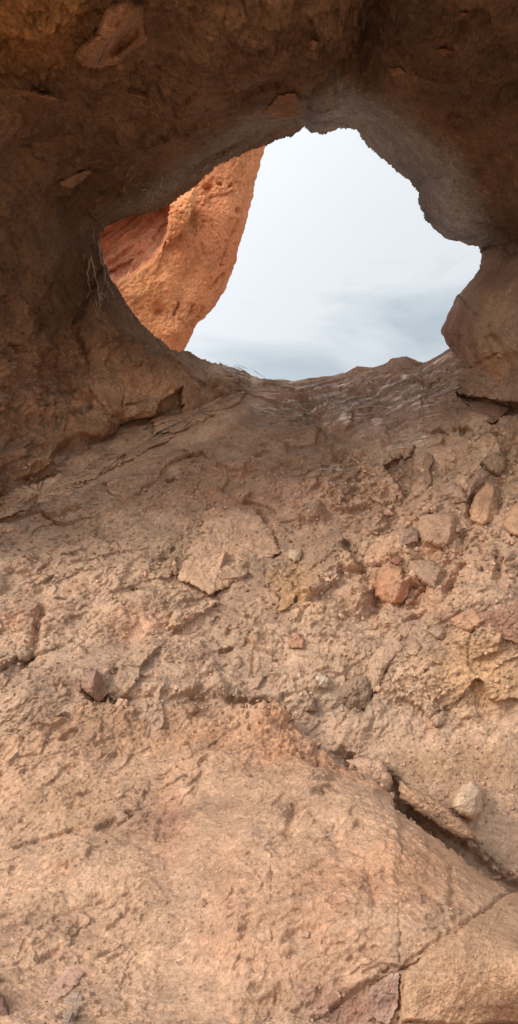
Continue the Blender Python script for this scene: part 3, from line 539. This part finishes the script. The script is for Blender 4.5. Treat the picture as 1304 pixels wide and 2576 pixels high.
def zsm(u, v):
    a = np.clip((u + 100) / 5 - .5, 0, 318); b = np.clip(v / 5 - .5, 0, 534); i = b.astype(int); j = a.astype(int); fa = a - j; fb = b - i
    return (_zf[i, j] * (1 - fa) + _zf[i, j + 1] * fa) * (1 - fb) + (_zf[i + 1, j] * (1 - fa) + _zf[i + 1, j + 1] * fa) * fb
G1 = 'loose and bedded stones in the right hand rubble'
S('flat_rock', 'broad pale flat slab lying in the middle of the slope', 'rock', [(514, 1305), (554, 1280), (639, 1282), (664, 1310), (684, 1335), (704, 1390), (664, 1408), (624, 1430), (584, 1470), (529, 1495), (489, 1475), (449, 1455), (447, 1420), (474, 1385), (504, 1340)], 16, M_tan, p=10, lift=5, facet=.03, rough=1.5, jit=2.4, tint=(1.16, 1.13, 1.1), cuts=[(655, 1420, .5, .86, .5)])
S('flat_rock', 'flat dusty ledge under the dark block at the left end of the sill', 'rock', [(386, 1052), (430, 1046), (480, 1034), (560, 1000), (620, 985), (600, 1012), (540, 1044), (450, 1086), (390, 1092)], 9, M_slope, p=6, facet=.1, rough=1.2, jit=4.5, lift=6, tint=(1.2, 1.18, 1.16), cuts=[(430, 1078, -.3, .95, .9)])
S('flat_rock', 'flat dusty ledge at the foot of the left wall, one step below the sill ledge', 'rock', [(205, 1186), (270, 1140), (338, 1098), (388, 1094), (440, 1092), (380, 1128), (300, 1170), (225, 1204)], 9, M_slope, p=6, facet=.1, rough=1.2, jit=4.5, lift=6, tint=(1.25, 1.23, 1.2), cuts=[(300, 1160, -.1, 1, .9)])
S('flat_rock', 'lowest pale dusty ledge along the left wall, reaching the left edge', 'rock', [(-40, 1280), (40, 1228), (150, 1196), (215, 1190), (250, 1196), (160, 1246), (60, 1284), (-40, 1316)], 9, M_slope, p=6, facet=.1, rough=1.2, jit=4.5, lift=6, tint=(1.28, 1.26, 1.24), cuts=[(100, 1250, 0, 1, .9)])
S('stone', 'rust orange stone with a dark right side, the reddest in the rubble', 'stone', [(951, 1435), (979, 1423), (1010, 1429), (1020, 1455), (1030, 1470), (1026, 1498), (1012, 1518), (985, 1524), (965, 1518), (945, 1500), (941, 1475)], 34, M_rust, cuts=[(1010, 1470, .92, .38, 1.6)], p=8, lift=0, group=G1)
S('stone', 'small dark red stone just above the rust orange one', 'stone', [(977, 1409), (996, 1397), (1012, 1403), (1014, 1413), (996, 1424)], 10, M_dark, lift=6, tint=(1.2, .9, .75), group=G1)
S('stone', 'tan block with shaded right face, right of the rust orange stone', 'stone', [(1028, 1411), (1084, 1407), (1109, 1425), (1138, 1440), (1122, 1470), (1100, 1486), (1060, 1463), (1028, 1435)], 34, M_tan, cuts=[(1104, 1440, .9, .42, 1.8), (1060, 1410, 0, -1, .8)], lift=0, group=G1)
S('stone', 'large tan block with dark brown right face below the pile top', 'stone', [(1056, 1296), (1133, 1288), (1158, 1300), (1178, 1330), (1145, 1356), (1121, 1382), (1060, 1363), (1048, 1330)], 38, M_tan, cuts=[(1134, 1330, .98, .2, 2.0)], lift=0, group=G1, tint=(.95, .92, .9))
S('stone', 'small dark mauve block left of the large tan block', 'stone', [(1008, 1338), (1036, 1324), (1056, 1340), (1056, 1360), (1004, 1373)], 22, M_mauve, cuts=[(1030, 1340, 0, 1, 1.0)], group=G1, lift=6)
S('stone', 'upright pointed orange tan stone near the right edge', 'stone', [(1205, 1231), (1226, 1213), (1246, 1221), (1253, 1254), (1251, 1290), (1240, 1308), (1215, 1325), (1185, 1312), (1181, 1282), (1189, 1258)], 36, M_tan, cuts=[(1236, 1260, .95, .3, 1.6), (1205, 1260, -.9, -.2, .6)], p=8, lift=0, group=G1, tint=(1.02, .93, .85))
S('stone', 'orange tan stone cut by the right edge of the picture', 'stone', [(1330, 1245), (1304, 1258), (1274, 1290), (1266, 1322), (1282, 1344), (1330, 1356), (1370, 1300)], 34, M_tan, lift=0, group=G1, tint=(1.04, .95, .86))
S('stone', 'grey brown angular block left of the pointed stone', 'stone', [(1096, 1248), (1141, 1211), (1169, 1226), (1177, 1258), (1141, 1266), (1105, 1262)], 30, M_brown, cuts=[(1140, 1240, .1, 1, 1.2)], lift=0, group=G1)
S('stone', 'dark brown leaning rock behind the pointed stone', 'stone', [(1178, 1209), (1213, 1175), (1236, 1189), (1224, 1211), (1189, 1240), (1172, 1262)], 28, M_mauve, cuts=[(1205, 1205, .6, .8, 1.0)], lift=0, group=G1)
S('stone', 'grey rounded rock at the top of the rubble', 'stone', [(1213, 1160), (1246, 1135), (1272, 1149), (1277, 1173), (1256, 1199), (1230, 1188)], 28, M_grey, lift=3, group=G1, tint=(.8, .78, .74))
S('stone', 'pale grey green block beside the dark notch', 'stone', [(1040, 1140), (1070, 1128), (1092, 1150), (1082, 1185), (1090, 1215), (1050, 1236), (1032, 1225)], 22, M_grey, group=G1, cuts=[(1070, 1180, -.9, .2, .5)], tint=(.85, .8, .74))
S('stone', 'triangular brown rock in the crevice under the pillar', 'stone', [(1170, 1010), (1230, 1012), (1290, 1022), (1262, 1050), (1240, 1066), (1205, 1050)], 18, M_brown, tint=(.8, .72, .68))
S('stone', 'lone pale cream stone standing on the dusty ledge', 'stone', [(1143, 2002), (1163, 1974), (1188, 1963), (1210, 1986), (1216, 2020), (1211, 2046), (1189, 2066), (1157, 2052), (1136, 2032)], 62, M_white, cuts=[(1196, 2010, .9, .2, 1.6), (1165, 2000, -.8, -.5, .5)], lift=26, p=6, rough=.7, jit=1.2, tint=(1.0, .91, .84))
S('flat_rock', 'upper crumbly slab along the crack behind the hump', 'rock', [(868, 1912), (915, 1905), (962, 1912), (992, 1968), (980, 1990), (966, 1990), (932, 1962)], 26, M_brown, cuts=[(960, 1930, .8, -.6, .7)], lift=10, p=9, jit=2.2, Z=lambda a, b: float(zslope(a, b)) - .08, tint=(1.25, 1.2, 1.15))
S('flat_rock', 'long narrow grey brown slab lying between two dark cracks', 'rock', Z=lambda a, b: float(zslope(a, b)) - .10, outline= [(1004, 1966), (1036, 1984), (1072, 2000), (1104, 2014), (1140, 2048), (1186, 2086), (1200, 2112), (1168, 2116), (1124, 2092), (1084, 2066), (1040, 2038), (1006, 2008)], H=34, mat=M_hump, cuts=[(1096, 2052, -.55, .83, .7)], lift=22, tint=(.95, .92, .88), depth=110, p=10, rough=1.2, jit=2.6, facet=.08)
S('stone', 'pale tapering slab pointing down in the rubble', 'stone', [(922, 1664), (952, 1629), (980, 1610), (999, 1604), (1017, 1629), (990, 1660), (972, 1684), (956, 1722), (939, 1741), (930, 1709)], 20, M_tan, group=G1, cuts=[(985, 1655, .75, .65, .9)], lift=0)
S('stone', 'small pale block right of the tapering slab', 'stone', [(1020, 1626), (1050, 1607), (1062, 1629), (1047, 1651), (1022, 1646)], 16, M_tan, group=G1)
S('stone', 'grey sharp chip with white right edge', 'stone', [(1070, 1586), (1102, 1573), (1124, 1583), (1112, 1612), (1090, 1602)], 22, M_grey, group=G1, cuts=[(1108, 1590, .9, .4, 1.6)], lift=0)
S('flat_rock', 'dark brown slab at the right edge', 'rock', [(1206, 1544), (1260, 1524), (1340, 1510), (1340, 1625), (1252, 1602), (1220, 1580)], 20, M_mauve, tint=(1.1, .95, .85), cuts=[(1260, 1560, -.2, .9, .5)])
S('stone', 'pinkish tan stone left of the dark brown slab', 'stone', [(1130, 1556), (1165, 1535), (1192, 1528), (1219, 1564), (1182, 1591), (1142, 1576)], 22, M_tan, group=G1, tint=(1.04, .92, .86))
S('stone', 'dark grey pitted rock below the tapering slab', 'stone', [(862, 1719), (900, 1700), (924, 1698), (938, 1745), (930, 1782), (877, 1784), (848, 1756)], 26, M_grey, group=G1, rough=2.2, cuts=[(905, 1745, .6, .7, .7)], tint=(.78, .76, .74))
S('stone', 'small white chip left of the dark grey rock', 'stone', [(795, 1702), (812, 1698), (829, 1708), (822, 1731), (806, 1728)], 14, M_white, lift=6, cuts=[(815, 1712, .8, .6, .6)])
S('stone', 'pale pink flat stone in the middle rubble', 'stone', [(725, 1610), (747, 1593), (768, 1608), (763, 1631), (733, 1631)], 9, M_tan, tint=(1.0, .84, .78), lift=6)
S('stone', 'small tan lump at the foot of the right wall', 'stone', [(1080, 1804), (1117, 1787), (1134, 1817), (1097, 1831)], 16, M_tan, cuts=[(1110, 1810, .9, .2, 1.0)])
S('stone', 'thin dark triangular stone above the crest', 'stone', [(775, 1762), (792, 1752), (799, 1790), (770, 1790)], 18, M_brown, cuts=[(788, 1775, 1, 0, 1.2)], lift=6)
S('stone', 'small white block right of the pale slab', 'stone', [(729, 1383), (757, 1380), (761, 1390), (754, 1411), (739, 1416), (726, 1400)], 16, M_white, lift=6, tint=(.95, .88, .8), cuts=[(748, 1395, .8, .5, .9)])
S('stone', 'ochre flake below the white block', 'stone', [(706, 1480), (734, 1458), (741, 1515), (718, 1536), (702, 1538)], 12, M_tan, tint=(1.0, .92, .74), cuts=[(728, 1500, 1, .2, .9)])
S('stone', 'dark purple brown knob with shadowed right side on the left ledge', 'stone', [(205, 1700), (225, 1690), (242, 1685), (266, 1718), (273, 1744), (252, 1766), (228, 1752), (205, 1730)], 42, M_mauve, cuts=[(235, 1720, .92, .1, 1.7)], lift=18, tint=(.9, .86, .84))
S('stone', 'small tan stone at the foot of the left crack', 'stone', [(38, 1648), (65, 1625), (83, 1640), (77, 1663), (45, 1664)], 20, M_grey)
S('stone', 'small dark clod on the crease above the hump', 'stone', [(470, 1783), (490, 1770), (502, 1786), (482, 1800)], 16, M_brown, cuts=[(488, 1786, .6, .8, 1.0)], tint=(.85, .8, .75), lift=6)
S('flat_rock', 'pinkish grey flat slab bedded at the bottom left', 'rock', [(120, 2494), (140, 2466), (165, 2437), (200, 2420), (217, 2440), (195, 2477), (140, 2524), (113, 2519)], 10, M_mauve, tint=(1.45, 1.35, 1.3), rough=.5, cuts=[(175, 2490, .55, .83, .5)])
S('flat_rock', 'blue grey flat stone at the bottom edge', 'rock', [(163, 2514), (200, 2485), (208, 2512), (192, 2560), (182, 2600), (155, 2600)], 7, M_grey, tint=(1.0, 1.05, 1.12), rough=.5)
S('stone', 'dark brown stone in the bottom left corner', 'stone', [(-30, 2480), (10, 2506), (26, 2548), (22, 2610), (-30, 2620)], 26, M_dark, tint=(.8, .7, .65), lift=6)
S('stone', 'rounded grey brown pebble bedded in the hump with dark lower side', 'stone', [(288, 2042), (308, 2036), (327, 2054), (316, 2079), (293, 2068)], 14, M_grey, tint=(.9, .85, .8), cuts=[(312, 2060, .6, .8, .9)])
S('stone', 'pale tan chip low on the hump near the bottom', 'stone', [(758, 2357), (772, 2341), (784, 2346), (775, 2362)], 9, M_tan)
S('stone', 'round tan pebble near the lower end of the crack', 'stone', [(1027, 2148), (1036, 2141), (1043, 2148), (1036, 2156)], 7, M_tan, tint=(.95, .88, .78))
S('stone', 'pale chip on the left part of the hump', 'stone', [(140, 2130), (150, 2118), (162, 2128), (150, 2140)], 7, M_tan, tint=(1, .9, .78))
S('stone', 'tiny tan pebble under the pinkish stain', 'stone', [(521, 2346), (528, 2336), (536, 2342), (531, 2354)], 7, M_tan, tint=(1, .95, .9))
S('stone', 'pale flat flake on the smooth middle of the hump', 'stone', [(502, 2275), (512, 2256), (522, 2270), (510, 2285)], 6, M_tan, tint=(.98, .9, .82))
S('boulder', 'smooth pale tan boulder in the bottom right corner below the long crack', 'boulder', [(1330, 2226), (1268, 2266), (1206, 2302), (1114, 2374), (1064, 2406), (1020, 2448), (1010, 2522), (1008, 2660), (1180, 2700), (1420, 2700), (1420, 2220)], 9, M_hump, p=22, facet=.03, rough=.9, lift=14, tint=(1.05, 1.02, .96), step=3.0, field=zsm)
S('stone', 'mauve wedge stone set between two cracks at the bottom', 'stone', [(1004, 2446), (985, 2446), (940, 2478), (925, 2500), (940, 2560), (975, 2580), (1000, 2530)], 6, M_mauve, tint=(1.0, .96, .96), cuts=[(975, 2480, .6, .7, .25)], lift=10, field=zsm)
GR = 'cobbles bedded in the cave roof'
S('boulder', 'long pale brown boulder hanging from the roof at top left', 'boulder', [(185, 141), (200, 115), (240, 88), (256, 50), (270, 15), (320, -5), (362, 12), (362, 70), (372, 100), (330, 132), (290, 165), (240, 172), (205, 166)], 100, M_roof, cuts=[(285, 95, .75, .45, 1.5), (290, 150, .2, 1, 1.4), (230, 90, -.8, -.4, .8)], p=6, lift=16, tint=(1.75, 1.6, 1.5), hollow=(305, 108, 66, 17, -42, 75), facet=.15)
S('stone', 'pointed ribbed cobble in the roof below the long boulder', 'stone', [(318, 212), (345, 199), (380, 204), (400, 226), (411, 247), (400, 258), (350, 246), (320, 231)], 26, M_roof, group=GR, tint=(1.6, 1.5, 1.4), lift=0)
S('flat_rock', 'long slab jutting from the roof at the left edge', 'rock', [(-40, 213), (60, 225), (120, 240), (152, 250), (100, 265), (50, 273), (-40, 279)], 46, M_roof, tint=(1.5, 1.3, 1.05), cuts=[(60, 262, 0, 1, 2.0)], lift=18)
S('stone', 'pale angular flake in the roof left of the opening', 'stone', [(148, 461), (185, 440), (220, 424), (234, 431), (203, 458), (175, 479)], 14, M_roof, group=GR, tint=(1.9, 1.9, 1.85), lift=0)
S('stone', 'small pale cobble in the roof above the opening', 'stone', [(773, 106), (788, 99), (804, 105), (797, 124), (780, 124)], 20, M_roof, group=GR, tint=(1.6, 1.45, 1.35), lift=0)
S('stone', 'flat angular cobble in the roof right of the dark groove', 'stone', [(980, 172), (1004, 168), (1024, 184), (988, 194)], 18, M_roof, group=GR, tint=(1.4, 1.25, 1.15), lift=0)
S('stone', 'reddish cobble in the roof at the upper right', 'stone', [(1155, 36), (1176, 30), (1194, 40), (1178, 57)], 20, M_roof, group=GR, tint=(1.5, 1.1, .9), lift=0)
S('stone', 'half buried oval cobble in the roof at right', 'stone', [(1095, 126), (1118, 118), (1144, 130), (1127, 147)], 20, M_roof, group=GR, tint=(1.4, 1.15, 1.0), lift=0)
S('flat_rock', 'pale blunt block of roof just above the top of the opening', 'rock', [(668, 276), (700, 240), (742, 233), (769, 268), (749, 297), (682, 300)], 16, M_roof, tint=(1.6, 1.5, 1.4), lift=0)
S('boulder', 'tall bright block of cliff beside the shaded hollow', 'boulder', [(428, 512), (470, 484), (490, 470), (494, 500), (474, 556), (446, 596), (418, 606)], 26, M_cliff, cuts=[(470, 540, .8, .4, .5)], tint=(1.05, 1.12, 1.15), Z=lambda a, b: 12.35, lift=0)
# ------------------------------------------------------------------ roots, dry grass and sill highlight strands
def tube(path, r, sides=5):
    path = np.asarray(path, float); n = len(path); t = np.gradient(path, axis=0); t /= np.linalg.norm(t, axis=1)[:, None] + 1e-9
    a = np.cross(t, np.array([.3, .2, .9])); a /= np.linalg.norm(a, axis=1)[:, None] + 1e-9; b = np.cross(t, a); an = np.arange(sides) * 2 * math.pi / sides
    rr = np.asarray(r) * np.ones(n)
    V = path[:, None] + rr[:, None, None] * (np.cos(an)[None, :, None] * a[:, None] + np.sin(an)[None, :, None] * b[:, None])
    return V.reshape(-1, 3), gridfaces(n, sides, wrap=True)
def merge(parts):
    V, Fc, o = [], [], 0
    for v, f in parts: V.append(v); Fc.append(f + o); o += len(v)
    return np.concatenate(V), np.concatenate(Fc)
def curve_on(pts, n, jitter, lift, seed):
    pts = np.asarray(pts, float); L = np.r_[0, np.cumsum(np.hypot(*np.diff(pts, axis=0).T))]; q = np.linspace(0, L[-1], n)
    u = np.interp(q, L, pts[:, 0]); v = np.interp(q, L, pts[:, 1]); u = u + wob(u, v, jitter, .07, seed); v = v + wob(u, v, jitter, .07, seed + 1)
    z = zmap(u, v); z = np.convolve(np.r_[z[0], z[0], z, z[-1], z[-1]], np.ones(5) / 5, 'valid')
    return pt(u, v, z * (1 - lift / F))
for pts, lab in [([(232, 648), (222, 667), (221, 708), (227, 737), (215, 754)], 'thin pale dry root hanging down the left rim, outer one'),
                 ([(249, 607), (254, 648), (268, 703), (278, 722), (285, 745)], 'thin pale dry root along the left rim, next to the orange cliff'),
                 ([(232, 648), (240, 690), (250, 735), (254, 770)], 'short dry root crossing between two longer ones on the left rim')]:
    V, Fc = tube(curve_on(pts, 40, 5, 8, 61), np.linspace(.008, .004, 40)); mesh_obj('dry_root', V, Fc, M_root, lab, 'root', 'dry roots on the left rim')
parts = []
rs = np.random.RandomState(3)
def strands(k, cu, cv, su, sv, ang, sp, L0, L1, r, lift=0):
    for _ in range(k):
        u0 = cu + rs.randn() * su; v0 = cv + rs.randn() * sv; a = math.radians(ang + rs.randn() * sp); L = L0 + rs.rand() * (L1 - L0); b = rs.randn() * .14
        t = np.linspace(-.5, .5, 7); u = u0 + L * (t * math.cos(a) - b * t * t * math.sin(a)); v = v0 - L * (t * math.sin(a) + b * t * t * math.cos(a))
        z = zmap(np.array([u0]), np.array([v0])).repeat(7); z2 = zmap(u, v); z = np.where(np.abs(z2 - z) < .25, z2, z)
        parts.append(tube(pt(u, v, z * (1 - (lift + rs.rand() * 4) / F)), r * (1 - .6 * np.abs(t) * 2 * .8), 3))
strands(20, 246, 690, 12, 44, 100, 18, 16, 46, .0011); strands(12, 262, 745, 12, 14, 120, 30, 12, 34, .0011); strands(25, 400, 480, 70, 26, 70, 30, 8, 20, .002, 8)
V, Fc = merge(parts); mesh_obj('dry_grass', V, Fc, M_strands, 'wispy dry grass and rootlets clinging to the left rim', 'grass', None, 'stuff')
parts = []
strands(10, 760, 1025, 40, 16, -22, 10, 20, 50, .0026, 5); strands(12, 960, 1030, 60, 24, 10, 6, 20, 60, .0026, 5); strands(14, 1080, 960, 36, 24, 30, 6, 20, 60, .0026, 5); strands(6, 1030, 1110, 22, 16, 20, 10, 20, 50, .0024, 5); strands(20, 590, 935, 26, 8, -25, 10, 20, 50, .0024, 5); strands(10, 850, 1180, 22, 4, -8, 8, 20, 50, .0026, 5)  # thin strands added to stand for bright glints on the sill
V, Fc = merge(parts); mesh_obj('pale_strands', V, Fc, M_strands, 'pale strands added as highlights across the sill of the opening', 'pale_strands', None, 'stuff')
# ------------------------------------------------------------------ loose gravel and crumbs
ico = np.array([(0, 0, 1), (.89, 0, .45), (.28, .85, .45), (-.72, .53, .45), (-.72, -.53, .45), (.28, -.85, .45), (.72, .53, -.45), (-.28, .85, -.45), (-.89, 0, -.45), (-.28, -.85, -.45), (.72, -.53, -.45), (0, 0, -1)])
icf = np.array([(0, 1, 2), (0, 2, 3), (0, 3, 4), (0, 4, 5), (0, 5, 1), (1, 6, 2), (2, 7, 3), (3, 8, 4), (4, 9, 5), (5, 10, 1), (2, 6, 7), (3, 7, 8), (4, 8, 9), (5, 9, 10), (1, 10, 6), (6, 11, 7), (7, 11, 8), (8, 11, 9), (9, 11, 10), (10, 11, 6)])
parts = []; tg = []
def crumbs(k, box, r0, r1):
    u = box[0] + rs.rand(k) * (box[2] - box[0]); v = box[1] + rs.rand(k) * (box[3] - box[1]); z = zmap(u, v)
    for a, b, c in zip(u, v, z):
        r = r0 * (r1 / r0) ** (rs.rand() ** 2.5) * c / F; P = pt(np.array(a), np.array(b), np.array(c))
        parts.append((P + (ico * (1 + .35 * rs.randn(12, 1))) @ np.diag([r * 1.1, r, r]) - ray(np.array(a), np.array(b)) * r * .3, icf)); w = .75 + rs.rand() * .6; tg.append(np.repeat([[w, w * (.94 + .06 * rs.rand()), w * (.88 + .12 * rs.rand())]], 12, 0))
crumbs(3600, (0, 1150, 1304, 1800), 1.3, 5); crumbs(500, (850, 1150, 1304, 1750), 2, 9); crumbs(420, (950, 1840, 1304, 2050), 1.2, 5); crumbs(2600, (0, 1780, 1304, 2576), .9, 3.6)
V, Fc = merge(parts); mesh_obj('gravel', V, Fc, M_slope, 'fine gravel and crumbs lying over the slope and hump', 'gravel', None, 'stuff', np.concatenate(tg), smooth=False)
# ------------------------------------------------------------------ sky, sun, camera
SUN_EL = math.radians(27); SUN_AZ = math.radians(230)     # azimuth clockwise from +Y (ahead); behind the viewer, to the left
sd = np.array([math.sin(SUN_AZ) * math.cos(SUN_EL), math.cos(SUN_AZ) * math.cos(SUN_EL), math.sin(SUN_EL)])
w = bpy.data.worlds.new('World'); sc.world = w; w.use_nodes = True; T = w.node_tree; T.nodes.clear(); N = T.nodes; L = T.links
sky = N.new('ShaderNodeTexSky'); sky.sky_type = 'NISHITA'; sky.sun_disc = False; sky.sun_elevation = SUN_EL; sky.sun_rotation = SUN_AZ
tc = N.new('ShaderNodeTexCoord'); mp = N.new('ShaderNodeMapping'); mp.inputs['Scale'].default_value = (1, 1, 2.8); L.new(tc.outputs['Generated'], mp.inputs[0])
n1_ = N.new('ShaderNodeTexNoise'); n1_.inputs['Scale'].default_value = 4.2; n1_.inputs['Detail'].default_value = 8; n1_.inputs['Roughness'].default_value = .55; n1_.inputs['Distortion'].default_value = .5; L.new(mp.outputs[0], n1_.inputs['Vector'])
sep = N.new('ShaderNodeSeparateXYZ'); L.new(tc.outputs['Generated'], sep.inputs[0])
mr = N.new('ShaderNodeMapRange'); L.new(sep.outputs[2], mr.inputs[0]); mr.inputs[1].default_value = .44; mr.inputs[2].default_value = .66; mr.inputs[3].default_value = 0; mr.inputs[4].default_value = 1; mr.interpolation_type = 'SMOOTHSTEP'
ad = N.new('ShaderNodeMath'); ad.operation = 'MULTIPLY_ADD'; L.new(n1_.outputs[0], ad.inputs[0]); ad.inputs[1].default_value = 2.0; L.new(mr.outputs[0], ad.inputs[2])
rp = N.new('ShaderNodeValToRGB'); e = rp.color_ramp.elements; e[0].position = .38; e[0].color = (4.4, 5.7, 6.5, 1); e[1].position = 1.45; e[1].color = (10.6, 11.1, 11.5, 1)
sc2 = N.new('ShaderNodeMath'); sc2.operation = 'MULTIPLY'; L.new(ad.outputs[0], sc2.inputs[0]); sc2.inputs[1].default_value = .6; L.new(sc2.outputs[0], rp.inputs[0])
e[0].position = .22; e[1].position = .82
mx = N.new('ShaderNodeMix'); mx.data_type = 'RGBA'; mx.inputs[0].default_value = .86; L.new(sky.outputs[0], mx.inputs[6]); L.new(rp.outputs[0], mx.inputs[7])
dt = N.new('ShaderNodeVectorMath'); dt.operation = 'DOT_PRODUCT'; L.new(tc.outputs['Generated'], dt.inputs[0]); dt.inputs[1].default_value = sd
gr = N.new('ShaderNodeMapRange'); gr.interpolation_type = 'SMOOTHSTEP'; L.new(dt.outputs['Value'], gr.inputs[0]); gr.inputs[1].default_value = -.45; gr.inputs[2].default_value = 1; gr.inputs[3].default_value = .9; gr.inputs[4].default_value = 2.5
gm = N.new('ShaderNodeVectorMath'); gm.operation = 'SCALE'; L.new(mx.outputs[2], gm.inputs[0]); L.new(gr.outputs[0], gm.inputs['Scale'])
bg = N.new('ShaderNodeBackground'); bg.inputs[1].default_value = .1; L.new(gm.outputs[0], bg.inputs[0]); ow = N.new('ShaderNodeOutputWorld'); L.new(bg.outputs[0], ow.inputs[0])
ld = bpy.data.lights.new('sun', 'SUN'); ld.energy = 2.6; ld.angle = math.radians(19); ld.color = (1, .89, .75); lo = bpy.data.objects.new('sun', ld); COL.objects.link(lo)
from mathutils import Vector
lo.rotation_euler = Vector(-sd).to_track_quat('-Z', 'Y').to_euler()
cam = bpy.data.cameras.new('camera'); co = bpy.data.objects.new('camera', cam); COL.objects.link(co); co.location = CAM; co.rotation_euler = (math.pi / 2 + PITCH, 0, 0)
cam.sensor_fit = 'VERTICAL'; cam.sensor_height = 24; cam.lens = 12 / math.tan(VF / 2); cam.clip_start = .05; cam.clip_end = 9000; sc.camera = co
sc.view_settings.view_transform = 'Standard'; sc.view_settings.look = 'None'; sc.view_settings.exposure = -.10; sc.view_settings.gamma = 1
sc.cycles.use_denoising = True; sc.cycles.denoising_prefilter = 'NONE'; sc.cycles.max_bounces = 8; sc.cycles.diffuse_bounces = 5
